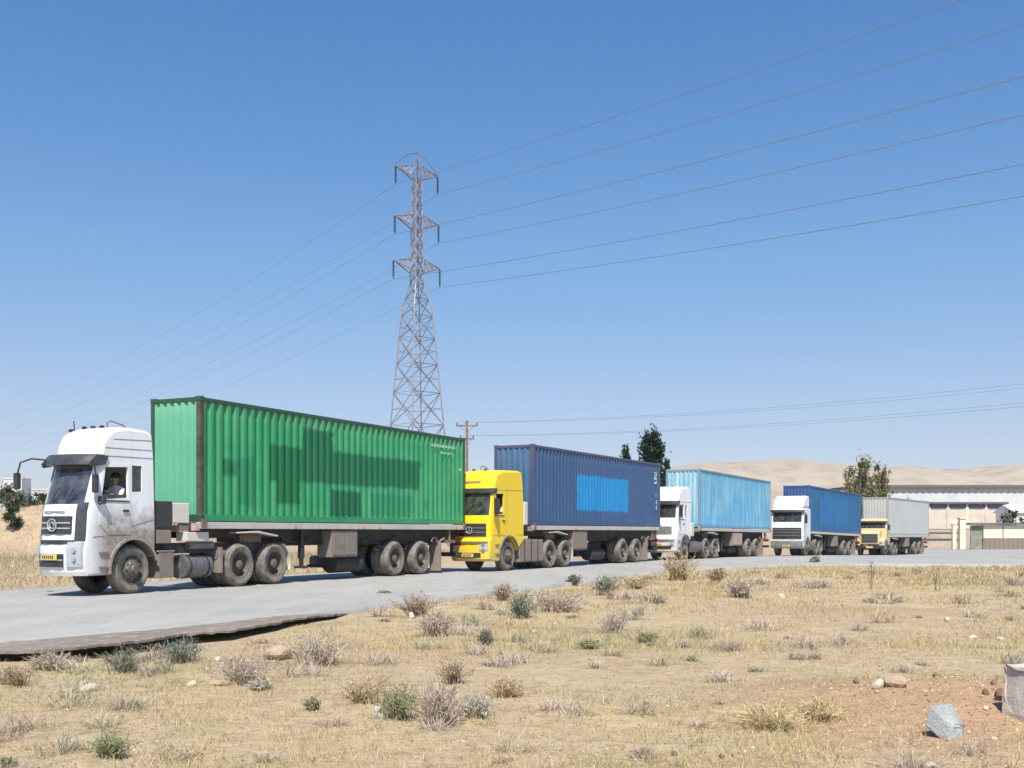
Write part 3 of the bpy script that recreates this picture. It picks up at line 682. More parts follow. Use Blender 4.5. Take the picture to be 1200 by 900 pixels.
    # visor
    if sp.get('visor'):
        va, vb, vx = sp['visor']; o = skin_patch(prof, W + .06, yc, bulge, xm, va, vb, -1.0, 1.0, vx, .22).build('sun_visor', M[sp.get('visor_mat', 'visor')], root); smooth_angle(o, 50)
        if sp.get('visor_wrap'):
            for s in (1, -1):
                y = ys if s > 0 else yf; yy = sorted((y + .003 * s, y + .045 * s)); mb = MB(); mb.prism(sp['visor_wrap'], 1, yy[0], yy[1]); mb.build('visor_side', M['visor'], root, bevel=.01)
    # front furniture: list of (name, z0, z1, u0, u1, off, thick, material)
    for (nm, a, b, u0, u1, off, th, mt) in sp['front']:
        o = skin_patch(prof, W, yc, bulge, xm, a, b, u0, u1, off, th).build(nm, M[mt] if isinstance(mt, str) else mt, root, bevel=.0); smooth_angle(o, 50)
    if sp.get('emblem'):
        ez, er, kind = sp['emblem']; fx = front_x(prof, ez) + .045; mb = MB()
        mb.tube([(fx, yc + er * math.cos(t), ez + er * math.sin(t)) for t in [i * math.pi / 12 for i in range(25)]], er * .13, 6)
        if kind == 'swirl':
            for sg in (1, -1): mb.tube([(fx, yc + sg * er * .55 * math.cos(t), ez + sg * er * .55 * math.sin(t)) for t in [i * math.pi / 6 - .6 for i in range(6)]], [er * .05, er * .16, er * .2, er * .16, er * .1, er * .04], 6)
        else:
            for q in (90, 210, 330): mb.tube([(fx, yc, ez), (fx, yc + er * math.cos(R(q)), ez + er * math.sin(R(q)))], er * .1, 5)
        mb.build('emblem', M['chrome'], root)
    # headlamps
    for s in (1, -1):
        (za, zb, ua, ub, kind) = sp['lamp']
        if kind == 'slant':
            o = skin_patch(prof, W, yc, bulge, xm, za, zb, s * ua, s * ub, .022, .03, 6, 6).build('headlamp', M['lamp'], root); smooth_angle(o, 50)
            fx = front_x(prof, (za + zb) / 2); um = (ua + ub) / 2; cx = fx - bulge * um ** 2.6 + .03; mb = MB()
            for dz in (-.09, .09):
                mb = MB(); mb.cyl((cx - .01, yc + s * um * h, (za + zb) / 2 + dz), (cx + .018, yc + s * um * h, (za + zb) / 2 + dz), .055, n=14); mb.build('headlamp_reflector', M['chrome'], o)
        else:
            z = (za + zb) / 2; fx = front_x(prof, z); u = (ua + ub) / 2; mb = MB(); x0 = fx - bulge * u ** 2.6 - .03
            mb.cyl((x0, yc + s * u * h, z), (x0 + .07, yc + s * u * h, z), (zb - za) / 2, (zb - za) / 2 * .9, n=20); o = mb.build('headlamp', M['lamp'], root); smooth_angle(o, 40)
    # plate
    if sp.get('plate'):
        pz = sp['plate']; fx = front_x(prof, pz) + .05; mb = MB(); mb.box(fx - .02, fx, yc - .22, yc + .22, pz - .055, pz + .055)
        o = mb.build('licence_plate', M['plate'], root, bevel=.004); mb = MB()
        for i in range(6): mb.box(fx + .001, fx + .005, yc - .17 + i * .055, yc - .14 + i * .055, pz - .03, pz + .03)
        mb.build('plate_characters', M['black'], o)
    # mirrors
    for mi in sp['mirrors']:
        mb = MB(); mb.tube(mi['arm'], .018, 6); c = Vector(mi['at']); ww, hh = mi.get('size', (.10, .30))
        a = mb.build('mirror_arm', M['black'], root); mb = MB(); mb.box(c.x - .05, c.x + .05, c.y - ww, c.y + ww, c.z - hh, c.z + hh); q = mb.build('mirror_housing', M['black'], root, bevel=.03)
        mb = MB(); mb.box(c.x - .056, c.x - .051, c.y - ww * .8, c.y + ww * .8, c.z - hh * .85, c.z + hh * .85); mb.build('mirror_glass', M['chrome'], q)
    # steps and lower corner
    for s in (1, -1):
        y = ys if s > 0 else yf
        for zz in (.55, .85): 
            mb = MB(); yy = sorted((y + .004 * s, y + .035 * s)); mb.box(ax + ar + .06, ax + ar + .30, yy[0], yy[1], zz, zz + .05); mb.build('step', M['gray'], root, bevel=.006)
        # arch lip
        mb = MB(); vs = []; N = 18
        for i in range(N + 1):
            t = R(-5) + R(168) * i / N
            for rr_, yy in ((ar, y), (ar + .055, y), (ar + .055, y + .04 * s), (ar, y + .04 * s)): vs.append((ax + rr_ * math.cos(t), yy + .002 * s, .5 + rr_ * math.sin(t)))
        fs = [(i * 4 + q, i * 4 + (q + 1) % 4, i * 4 + 4 + (q + 1) % 4, i * 4 + 4 + q) for i in range(N) for q in range(4)] + [(0, 1, 2, 3), (N * 4, N * 4 + 1, N * 4 + 2, N * 4 + 3)]
        mb.add(vs, fs); mb.build('wheel_arch_trim', sp.get('archmat', M['gray']), root)
    # roof lamps and antennas
    for (x, u, kind) in sp.get('roof', ()):
        z = max(front_roof(prof, x), 0) - .05 * abs(u) ** 4 - .01
        mb = MB()
        if kind == 'lamp': mb.box(x - .04, x + .04, yc + u * h - .045, yc + u * h + .045, z, z + .06); mb.build('roof_lamp', M['black'], root, bevel=.02)
        elif kind == 'pole': mb.tube([(x, yc + u * h, z), (x + .02, yc + u * h, z + .22)], .012, 5); mb.build('antenna', M['black'], root)
        else: mb.tube([(x + .2, yc + u * h, z), (x + .22, yc + u * h, z + .10), (x + .12, yc + u * h, z + .16), (x - .2, yc + u * h, z + .10), (x - .3, yc + u * h, z + .06)], .018, 5); mb.build('air_horn', M['gray'], root)
    # chassis
    xr_, xf = -3.3, front_x(prof, 1.0) - .5
    for s in (1, -1):
        mb = MB(); mb.box(xr_, xf, yc + s * .36 - .04, yc + s * .36 + .04, .82, 1.05); mb.build('chassis_rail', M['chassis'], root)
    mb = MB(); mb.box(1.55, 2.5, yc - .32, yc + .32, .55, .99); mb.box(-1.2, 1.5, yc - .1, yc + .1, .58, .72); mb.build('driveline', M['chassis'], root, bevel=.02)
    mb = MB(); mb.cyl((-2.1, yc, 1.24), (-2.1, yc, 1.32), .40, n=24); mb.box(-2.5, -1.7, yc - .36, yc + .36, 1.055, 1.235); mb.build('fifth_wheel', M['rust'], root)
    mb = MB(); mb.cyl((ax, yf + .25, .5), (ax, ys - .25, .5), .06, n=10); mb.build('axle', M['chassis'], root)
    for s in (1, -1): wheel(root, ax, yc + s * (h - .03), .515, s, 'front', rimmat=sp.get('rimmat'))
    dx = sp.get('drive', (-1.42, -2.71)); hy = sp.get('drive_h', h)
    for x in dx:
        mb = MB(); mb.cyl((x, yc - hy + .3, .52), (x, yc + hy - .3, .52), .08, n=12); mb.cyl((x, yc - .16, .52), (x, yc + .16, .52), .2, n=16); mb.build('axle', M['chassis'], root)
        for s in (1, -1): wheel(root, x, yc + s * (hy - .03), .515, s, 'rear', True, rimmat=sp.get('rimmat'))
    for s in (1, -1):
        mb = MB(); y = yc + s * (hy - .03); vs = []; N = 12; y0, y1 = y - s * .45, y
        for i in range(N + 1):
            t = R(-15) + R(70) * i / N
            for rr_ in (.60, .615):
                for yy in (y0, y1): vs.append((dx[1] - rr_ * math.cos(t), yy, .5 + rr_ * math.sin(t)))
        fs = []
        for i in range(N):
            b_ = i * 4; fs += [(b_, b_ + 1, b_ + 5, b_ + 4), (b_ + 2, b_ + 3, b_ + 7, b_ + 6), (b_, b_ + 2, b_ + 6, b_ + 4), (b_ + 1, b_ + 3, b_ + 7, b_ + 5)]
        mb.add(vs, fs); mb.build('rear_fender', M['whitepl'], root)
    sp['extras'](root, yc, h, ys, yf)
    return root
def front_roof(prof, x):
    best = 0; n = len(prof)
    for i in range(n):
        (x0, z0), (x1, z1) = prof[i], prof[(i + 1) % n]
        if (x0 - x) * (x1 - x) <= 0 and x0 != x1: best = max(best, z0 + (z1 - z0) * (x - x0) / (x1 - x0))
    return best
# ------------------------------------------------------------ the five trucks
green = (0.014, 0.235, 0.088)
gp = [(-9.7, -2.5, 2.60, 3.46, (0.001, 0.112, 0.042), 1.3), (-5.2, -3.8, 3.3, 4.02, (0.001, 0.112, 0.042), 1.3), (-3.75, -2.75, 2.03, 2.7, (0.0, 0.12, 0.03), 1.4), (-6.5, -5.1, 1.72, 2.42, (0.0, 0.10, 0.037), 1.3), (-9.2, -6.95, 1.75, 2.42, (0.003, 0.15, 0.06), .6),
      (-1.25, -.8, 2.6, 3.0, (0.0, 0.11, 0.04), .9), (-1.95, -1.3, 1.95, 3.1, (0.0, 0.15, 0.05), .65), (-10.2, -9.85, 2.0, 2.3, (0.01, 0.15, 0.07), .6)]
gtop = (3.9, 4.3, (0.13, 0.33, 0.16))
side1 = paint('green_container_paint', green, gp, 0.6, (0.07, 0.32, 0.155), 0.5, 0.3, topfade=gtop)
front1 = paint('green_container_front', (0.10, 0.36, 0.22), [], 0.5, (0.17, 0.43, 0.28), 0.25, 0.15, topfade=(3.95, 4.25, (0.22, 0.5, 0.27)))
fr1 = paint('dark_green_frame', (0.018, 0.075, 0.035), [], 0.3, (0.07, 0.08, 0.045), 1.2, 0.4)
container(1, (side1, front1, fr1), 'long green container with dark repainted blocks, on the leading white truck', marks=[(-10.3, 3.98, 1.55, .12, 'markfaint'), (-10.9, 3.78, .8, .1, 'markfaint'), (-12.1, 3.3, .1, .12, 'mark')])
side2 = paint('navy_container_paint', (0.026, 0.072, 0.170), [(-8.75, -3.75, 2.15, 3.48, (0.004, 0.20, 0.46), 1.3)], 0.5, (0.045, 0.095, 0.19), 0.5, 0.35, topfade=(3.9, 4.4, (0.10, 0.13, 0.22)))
front2 = paint('navy_container_front', (0.05, 0.125, 0.225), [], 0.4, (0.13, 0.2, 0.36), 0.3, 0.2)
fr2 = paint('navy_frame', (0.06, 0.07, 0.13), [], 0.3, (0.14, 0.12, 0.13), 0.8, 0.3)
container(2, (side2, front2, fr2), 'navy container with a bright blue repainted rectangle, behind the yellow cab', marks=[(-11.75, 3.45, .4, .55, 'mark'), (-11.95, 2.3, .12, .5, 'mark'), (-11.9, 2.9, .1, .12, 'mark')])
side3 = paint('cyan_container_paint', (0.075, 0.28, 0.43), [(-8.3, -5.2, 1.9, 3.25, (0.03, 0.27, 0.52), .55), (-3.6, -.6, 1.7, 2.2, (0.02, 0.3, 0.58), .4)], 0.6, (0.15, 0.36, 0.46), 0.45, 0.3, chalk=0.35, rough=.55)
front3 = paint('cyan_white_container_front', (0.15, 0.42, 0.55), [(-.3, .3, 1.5, 3.9, (.15, .45, .6), 0)], 0.4, (0.35, 0.5, 0.55), 0.5, 0.3, chalk=1.0)
fr3 = paint('cyan_frame', (0.14, 0.26, 0.34), [], 0.4, (0.3, 0.3, 0.28), 0.8, 0.3)
container(3, (side3, front3, fr3), 'faded light blue container, third in the row, behind the small white cab')
side4 = paint('royal_blue_container_paint', (0.010, 0.085, 0.20), [(-9, -2.5, 2.0, 3.9, (0.008, 0.135, 0.34), .6)], 0.5, (0.02, 0.135, 0.26), 0.3, 0.3)
front4 = paint('royal_blue_front', (0.035, 0.09, 0.22), [], 0.3, None, 0.3, 0.2)
fr4 = paint('royal_blue_frame', (0.03, 0.08, 0.2), [], 0.3, None, 0.8, 0.3)
container(4, (side4, front4, fr4), 'deep blue container, fourth in the row, behind the white cab with dark grille')
side5 = paint('grey_container_paint', (0.37, 0.385, 0.38), [], 0.5, (0.45, 0.455, 0.44), 0.5, 0.35)
front5 = paint('grey_container_front', (0.42, 0.42, 0.40), [], 0.4, None, 0.5, 0.3)
fr5 = paint('grey_frame', (0.3, 0.3, 0.28), [], 0.3, None, 0.8, 0.3)
container(5, (side5, front5, fr5), 'pale grey container, last in the row, nearest the warehouse')

trailer(1, 'semi-trailer with pale side rail under the green container', pinkfront=True, seed=1)
trailer(2, 'semi-trailer with dark undercarriage under the navy container', (-3.3, -4.6), seed=2)
trailer(3, 'rusty semi-trailer under the faded light blue container', (-5.3, -7.0), seed=3)
trailer(4, 'semi-trailer under the deep blue container', (-5.6, -6.6), seed=4)
trailer(5, 'semi-trailer under the pale grey container', (-5.2, -6.2), seed=5)

def extras1(root, yc, h, ys, yf):
    mb = MB(); mb.box(.78, 1.32, ys - .5, ys - .08, 1.38, 1.98); mb.build('air_filter_box', M['black'], root, bevel=.03)
    mb = MB(); mb.box(.24, .77, ys - .45, ys - .1, 1.50, 1.95); mb.build('side_locker', M['whitepl'], root, bevel=.02)
    mb = MB(); mb.box(.80, 1.24, ys - .45, ys - .03, .30, .90); mb.box(.77, 1.27, ys - .46, ys - .02, .86, .90); mb.build('battery_box', M['tan'], root, bevel=.015)
    mb = MB(); mb.box(.85, 1.3, ys - .3, ys - .05, 1.05, 1.34); mb.build('expansion_tank', M['tan'], root, bevel=.02)
    mb = MB(); mb.cyl((.34, ys - .34, .52), (-.52, ys - .34, .52), .27, n=28); o = mb.build('fuel_tank', M['tankalu'], root); smooth_angle(o)
    mb = MB()
    for x in (.2, -.38): mb.cyl((x - .03, ys - .34, .52), (x + .03, ys - .34, .52), .278, n=28)
    mb.build('tank_strap', M['chassis'], o)
    mb = MB(); mb.cyl((-.7, ys - .22, .78), (-1.0, ys - .22, .78), .12, n=16); mb.cyl((.2, ys - .2, 1.0), (-.6, ys - .2, 1.0), .09, n=12); o = mb.build('air_reservoir', M['gray'], root); smooth_angle(o)
    mb = MB(); mb.box(-.35, .36, ys - .38, ys - .06, 1.10, 1.30); mb.build('catwalk', M['whitepl'], root, bevel=.01)
    mb = MB(); mb.box(.2, .5, yc - .5, yc + .5, 1.3, 1.45); mb.build('cab_cross_bar', M['pinkrust'], root)
    mb = MB(); mb.box(-.78, -.72, ys - .5, ys - .02, .35, .95); mb.build('front_mud_guard', M['tan'], root)
    for s in (1, -1):
        mb = MB()
        for q in range(3): mb.tube([(.9 - .6 * t / 6, yc + .1 * q - .1, 1.9 - .5 * math.sin(t / 6 * math.pi)) for t in range(7)], .016, 5)
    mb.build('coil_hose', M['red'], root)
white1 = paint('white_cab_paint', (0.78, 0.79, 0.80), [], 0.35, (0.62, 0.60, 0.56), 0.18, 0.22, dirtz=(1.25, 1.95, 1.1), dirtc=(0.25, 0.215, 0.17), rough=.3, dirtx=(2.7, 3.15, .2))
white1.node_tree.nodes['Principled BSDF'].inputs['Coat Weight'].default_value = 0.3
sp1 = dict(W=1.32, yc=.09, bulge=.30, xm=2.55, paint=white1, ws=(1.86, 2.74), open_window=True, archmat=white1,
    prof=[(1.38, .92), (1.37, 1.3), (1.42, 2.9), (1.47, 3.42), (1.62, 3.5), (2.1, 3.52), (2.5, 3.47), (2.78, 3.34), (2.96, 3.12), (3.06, 2.86), (3.14, 2.72), (3.3, 2.3), (3.43, 1.86), (3.47, 1.72), (3.5, 1.3), (3.52, 1.12), (3.57, .98), (3.57, .62), (3.5, .42), (2.6, .42), (2.0, .42), (1.5, .5)],
    inner=[(1.48, 1.42), (1.52, 3.2), (2.5, 3.2), (2.9, 2.95), (3.24, 2.2), (3.38, 1.8), (3.38, 1.42)],
    windows=[[(2.17, 2.02), (2.86, 1.96), (2.86, 2.1), (2.77, 2.63), (2.17, 2.66)], [(1.77, 2.16), (2.05, 2.14), (2.05, 2.70), (1.77, 2.70)]],
    door=(2.10, 2.93, 1.22, 2.70), doorpoly=[(2.10, 1.25), (2.70, 1.25), (2.94, 1.45), (2.93, 2.1), (2.83, 2.69), (2.10, 2.72)], handle_z=1.72,
    seams=[(1.44, 3.26, 2.55, 3.22), (1.44, 3.05, 2.78, 3.03), (1.43, 2.88, 2.9, 2.86), (1.40, 1.58, 2.05, 1.42), (2.8, 1.22, 3.1, 1.2)],
    visor=(2.66, 2.88, .20), visor_wrap=[(2.72, 2.86), (3.02, 2.88), (3.2, 2.70), (3.16, 2.62), (2.80, 2.68)],
    front=[('grille', 1.26, 1.62, -.80, .62, .014, .03, 'black'), ('grille_slat', 1.36, 1.39, -.78, .60, .03, .02, 'chrome'), ('grille_slat', 1.47, 1.50, -.78, .60, .03, .02, 'chrome'), ('lower_grille_slot', 1.06, 1.14, -.82, .70, .012, .03, 'black'),
           ('bumper_intake', .60, .86, -.78, .48, .012, .03, 'black'), ('intake_bar', .73, .755, -.74, .46, .02, .015, 'chrome'), ('bonnet_ridge', 1.70, 1.72, -.5, .4, .012, .01, 'gray'), ('corner_deflector', 1.12, 1.90, .72, .95, .014, .02, 'visor'), ('corner_deflector', 1.12, 1.90, -.95, -.80, .014, .02, 'visor'), ('bumper_lip', .42, .50, -.96, .96, .012, .03, 'whitepl')],
    emblem=(1.44, .12, 'swirl'), lamp=(.60, 1.10, .58, .94, 'slant'), plate=.80,
    mirrors=[dict(arm=[(3.0, .72, 2.72), (3.16, .86, 2.7), (3.14, .88, 2.45)], at=(3.12, .84, 2.28), size=(.055, .19)),
             dict(arm=[(3.2, -.45, 2.78), (3.42, -.62, 2.80), (3.56, -.78, 2.72), (3.58, -.84, 2.5)], at=(3.58, -.86, 2.34), size=(.06, .17)),
             dict(arm=[(2.92, .76, 1.86), (3.0, .84, 1.9)], at=(2.92, .82, 1.95), size=(.08, .08))],
    roof=[(2.55, -.7, 'pole'), (2.5, -.35, 'lamp'), (2.45, -.05, 'lamp'), (2.55, -.85, 'lamp'), (2.4, .25, 'lamp'), (1.95, .1, 'horn')], extras=extras1)
tractor(frame(1), sp1, 'leading white high-roof truck cab with black sun visor and dusty lower sides')

def extras2(root, yc, h, ys, yf):
    mb = MB(); mb.box(-.82, 1.0, ys - .45, ys - .02, .26, 1.04); o = mb.build('fuel_tank', M['tan'], root, bevel=.05)
    mb = MB()
    for x in (-.4, .1, .6): mb.box(x, x + .05, ys - .02, ys - .008, .26, 1.04)
    mb.build('tank_strap', M['chassis'], o)
    mb = MB(); mb.box(.30, .55, ys - .40, ys - .06, 1.55, 2.35); mb.build('air_deflector', M['whitepl'], root, bevel=.03)
    mb = MB(); mb.box(.56, .66, yc - .5, yc + .5, 1.2, 2.2); mb.build('air_filter_box', M['black'], root, bevel=.02)
yel = paint('yellow_cab_paint', (0.80, 0.56, 0.012), [], 0.2, (0.82, 0.62, 0.04), 0.12, 0.10, dirtz=(0.3, 0.9, 0.6), rough=.35)
sp2 = dict(W=1.5, yc=.04, bulge=.16, xm=2.5, paint=yel, ws=(1.85, 2.62), front_axle=1.80, seat_x=1.8, open_window=True,
    prof=[(.72, 1.0), (.70, 1.3), (.76, 2.8), (.86, 3.38), (1.05, 3.42), (2.2, 3.38), (2.62, 3.2), (2.82, 2.9), (2.90, 2.66), (3.08, 1.84), (3.12, 1.6), (3.12, 1.1), (3.22, 1.0), (3.22, .42), (3.1, .34), (2.5, .34), (1.6, .4), (1.0, .8)],
    inner=[(.82, 1.4), (.9, 3.1), (2.3, 3.1), (2.7, 2.85), (2.98, 1.8), (2.98, 1.4)],
    windows=[[(2.17, 1.9), (2.76, 1.86), (2.70, 2.56), (2.17, 2.58)]], door=(2.05, 2.86, 1.2, 2.66), handle_z=1.65,
    seams=[(.8, 2.72, 2.75, 2.68), (.78, 1.2, 1.2, 1.2), (1.95, 1.3, 1.95, 2.66)], visor=(2.58, 2.74, .07), visor_mat='black',
    front=[('grille', 1.16, 1.58, -.78, .78, .014, .03, 'black'), ('grille_slat', 1.28, 1.31, -.76, .76, .03, .02, 'gray'), ('grille_slat', 1.42, 1.45, -.76, .76, .03, .02, 'gray'), ('bumper_step', .96, 1.0, -.9, .9, .05, .08, 'gray'), ('bumper_intake', .46, .62, -.6, .6, .012, .02, 'black'), ('name_strip', 2.92, 2.99, -.5, .3, .012, .012, 'rust')],
    emblem=(1.36, .11, 'star'), lamp=(.70, .92, .55, .9, 'slant'), plate=.54,
    mirrors=[dict(arm=[(2.8, .79, 2.6), (2.95, .95, 2.55), (2.95, .97, 2.3)], at=(2.92, .96, 2.15), size=(.09, .26)), dict(arm=[(2.8, -.71, 2.6), (2.95, -.87, 2.55)], at=(2.95, -.92, 2.3), size=(.09, .26))],
    roof=[(2.2, -.5, 'lamp'), (2.2, .1, 'lamp'), (1.9, -.2, 'horn')], extras=extras2)
tractor(frame(2), sp2, 'bright yellow high-roof truck cab right behind the green container')

def extras3(root, yc, h, ys, yf):
    mb = MB(); mb.cyl((.9, ys - .3, .6), (-.6, ys - .3, .6), .28, n=24); o = mb.build('fuel_tank', M['tankalu'], root); smooth_angle(o)
    mb = MB(); mb.box(.45, .8, ys - .5, ys - .1, 1.1, 1.75); mb.build('air_filter_box', M['whitepl'], root, bevel=.03)
white3 = paint('white_cab_paint_plain', (0.76, 0.76, 0.75), [], 0.2, (0.66, 0.64, 0.6), 0.3, 0.2, dirtz=(0.6, 1.4, 0.7))
sp3 = dict(sp2, W=1.6, yc=.05, paint=white3, extras=extras3, emblem=None, plate=.7, visor=(2.56, 2.74, .12), ws=(1.95, 2.62), drive=(-1.2, -2.55),
    front=[('grille', 1.2, 1.55, -.7, .7, .014, .03, 'gray'), ('bumper_step', .9, .95, -.9, .9, .05, .06, 'gray'), ('bumper_intake', .5, .66, -.7, .7, .012, .02, 'black')],
    lamp=(.68, .88, .6, .9, 'slant'), roof=[(2.2, -.5, 'lamp'), (2.2, .3, 'lamp')], open_window=False, wsglass=M['glassd'])
sp3['prof'] = [(1.2, 1.0), (1.18, 1.3), (1.24, 2.8), (1.3, 3.40), (1.45, 3.46), (2.3, 3.42), (2.7, 3.2), (2.9, 2.9), (2.98, 2.66), (3.14, 1.9), (3.2, 1.6), (3.2, 1.1), (3.3, 1.0), (3.3, .42), (3.2, .34), (2.6, .34), (1.9, .4), (1.4, .8)]
sp3['inner'] = [(1.3, 1.4), (1.38, 3.1), (2.4, 3.1), (2.8, 2.85), (3.05, 1.85), (3.05, 1.4)]
sp3['windows'] = [[(2.2, 1.95), (2.82, 1.9), (2.76, 2.56), (2.2, 2.58)], [(1.75, 2.05), (2.0, 2.05), (2.0, 2.55), (1.75, 2.55)]]
sp3['front_axle'] = 2.0; sp3['door'] = (2.1, 2.92, 1.2, 2.66)
sp3['mirrors'] = [dict(arm=[(2.9, .85, 2.6), (3.05, 1.0, 2.5)], at=(3.05, 1.02, 2.25), size=(.08, .24)), dict(arm=[(2.9, -.75, 2.6), (3.05, -.9, 2.5)], at=(3.05, -.94, 2.25), size=(.08, .24))]
tractor(frame(3), sp3, 'white high-roof truck cab with dark windscreen between the navy and light blue containers')

def hitch_frame(k, thdeg, back=2.0):
    fr = frame(k); p = fr @ Vector((-back, 0, 0)); th = R(thdeg); d = Vector((-math.sin(th), -math.cos(th), 0))
    za, zb = float(road_z(p.y + d.y * 5)), float(road_z(p.y)); o = Vector((p.x, p.y, zb)) + d * back; o.z = zb + (za - zb) * back / 5
    return Matrix.Translation(o) @ Matrix.Rotation(math.atan2(d.y, d.x), 4, 'Z') @ Matrix.Rotation(-math.atan2(za - zb, 5), 4, 'Y')
def extras4(root, yc, h, ys, yf):
    mb = MB(); mb.cyl((.9, ys - .3, .62), (-.5, ys - .3, .62), .27, n=24); o = mb.build('fuel_tank', M['tankalu'], root); smooth_angle(o)
    mb = MB(); mb.prism([(1.3, 2.93), (2.9, 2.93), (2.75, 3.2), (2.3, 3.52), (1.9, 3.64), (1.5, 3.64), (1.3, 3.58)], 1, yf + .04, ys - .04); mb.build('roof_deflector', white4, root, bevel=.09)
white4 = paint('old_white_cab_paint', (0.74, 0.75, 0.74), [], 0.25, (0.62, 0.62, 0.6), 0.35, 0.25, dirtz=(0.6, 1.5, 0.6))
sp4 = dict(W=1.92, yc=.0, bulge=.10, xm=2.5, top=2.7, paint=white4, ws=(2.02, 2.66), front_axle=2.1, drive_h=.82, arch_r=.6,
    prof=[(1.1, .95), (1.08, 1.2), (1.1, 2.85), (1.2, 2.92), (2.9, 2.92), (3.05, 2.84), (3.12, 2.66), (3.26, 2.0), (3.3, 1.8), (3.3, .95), (3.38, .9), (3.38, .5), (3.3, .45), (1.6, .45), (1.2, .8)],
    inner=[(1.2, 1.35), (1.2, 2.75), (2.85, 2.75), (3.1, 2.2), (3.14, 1.9), (3.14, 1.35)],
    windows=[[(2.3, 2.0), (2.98, 2.0), (2.88, 2.6), (2.3, 2.6)]], door=(2.2, 3.06, 1.2, 2.68), handle_z=1.8, visor=(2.60, 2.76, .16), visor_mat='black',
    front=[('grille', 1.0, 1.68, -.9, .9, .014, .03, 'black'), ('grille_slat', 1.2, 1.24, -.86, .86, .03, .02, 'gray'), ('grille_slat', 1.38, 1.42, -.86, .86, .03, .02, 'gray'), ('grille_slat', 1.54, 1.58, -.86, .86, .03, .02, 'gray'), ('bumper', .48, .92, -.98, .98, .05, .09, 'gray')],
    emblem=None, lamp=(.6, .82, .66, .84, 'round'), plate=.6, wsglass=M['glassd'],
    mirrors=[dict(arm=[(3.0, .96, 2.5), (3.15, 1.12, 2.45)], at=(3.15, 1.12, 2.2), size=(.08, .26)), dict(arm=[(3.0, -.96, 2.5), (3.15, -1.12, 2.45)], at=(3.15, -1.12, 2.2), size=(.08, .26))],
    roof=[], extras=extras4)
tractor(hitch_frame(4, 27), sp4, 'older white truck cab with tall roof deflector and wide grille, before the blue container')
def extras5(root, yc, h, ys, yf):
    mb = MB(); mb.cyl((.7, ys - .28, .62), (-.5, ys - .28, .62), .26, n=24); o = mb.build('fuel_tank', M['tankalu'], root); smooth_angle(o)
    mb = MB(); mb.prism([(2.35, .75), (2.35, 1.92), (2.8, 1.88), (3.35, 1.76), (3.5, 1.6), (3.52, .80)], 1, yf + .30, ys - .30); hd = mb.build('bonnet', cream5, root, bevel=.08)
    mb = MB(); mb.box(3.515, 3.56, yf + .42, ys - .42, .95, 1.55)
    g5 = mb.build('grille', M['black'], hd, bevel=.02); mb = MB()
    for i in range(5): mb.box(3.56, 3.575, yf + .44, ys - .44, 1.02 + i * .11, 1.05 + i * .11)
    mb.build('grille_slat', M['gray'], g5)
    for s in (1, -1):
        y0, y1 = sorted((yc + s * (h - .32), yc + s * (h + .03))); mb = MB(); mb.prism([(2.75, 1.28), (3.2, 1.25), (3.5, 1.0), (3.52, .7), (3.35, .72), (3.1, 1.02), (2.6, 1.12), (1.9, 1.12), (1.7, .95), (1.55, 1.0), (1.75, 1.24)], 1, y0, y1); mb.build('front_fender', cream5, root, bevel=.03)
        mb = MB(); mb.cyl((3.48, yc + s * (h - .18), .98), (3.56, yc + s * (h - .18), .98), .10, n=16); mb.build('headlamp', M['lamp'], root)
    mb = MB(); mb.box(3.52, 3.66, yf, ys, .48, .72); mb.build('bumper', M['black'], root, bevel=.03)
    mb = MB(); mb.box(3.66, 3.67, yc - .25, yc + .25, .53, .65); mb.build('licence_plate', M['plate'], root)
cream5 = paint('cream_yellow_paint', (0.60, 0.46, 0.24), [], 0.4, (0.62, 0.52, 0.34), 0.3, 0.25, dirtz=(0.4, 1.1, 0.7))
sp5 = dict(W=1.95, yc=0, bulge=.05, xm=2.0, top=2.5, paint=cream5, ws=(1.98, 2.42), front_axle=2.55, seat_x=1.5, drive_h=.9, arch_r=.56, drive=(-1.45, -2.8),
    prof=[(.8, .95), (.8, 2.5), (.95, 2.68), (2.0, 2.72), (2.25, 2.6), (2.3, 2.45), (2.42, 1.95), (2.44, 1.8), (2.44, .8), (1.0, .8)],
    inner=[(.9, 1.2), (.9, 2.5), (2.1, 2.5), (2.3, 1.9), (2.3, 1.2)], windows=[[(1.5, 1.95), (2.18, 1.95), (2.1, 2.42), (1.5, 2.42)]], door=(1.4, 2.26, 1.0, 2.5), handle_z=1.7,
    visor=(2.40, 2.52, .14), visor_mat='black', front=[], emblem=None, lamp=(1.0, 1.05, .1, .15, 'slant'), plate=None, wsglass=M['glassd'],
    mirrors=[dict(arm=[(2.2, .98, 2.3), (2.35, 1.14, 2.25)], at=(2.35, 1.14, 2.05), size=(.08, .2)), dict(arm=[(2.2, -.98, 2.3), (2.35, -1.14, 2.25)], at=(2.35, -1.14, 2.05), size=(.08, .2))], roof=[], extras=extras5)
tractor(hitch_frame(5, 28), sp5, 'old cream yellow snub-nosed truck cab, last in the row, under the pale grey container')

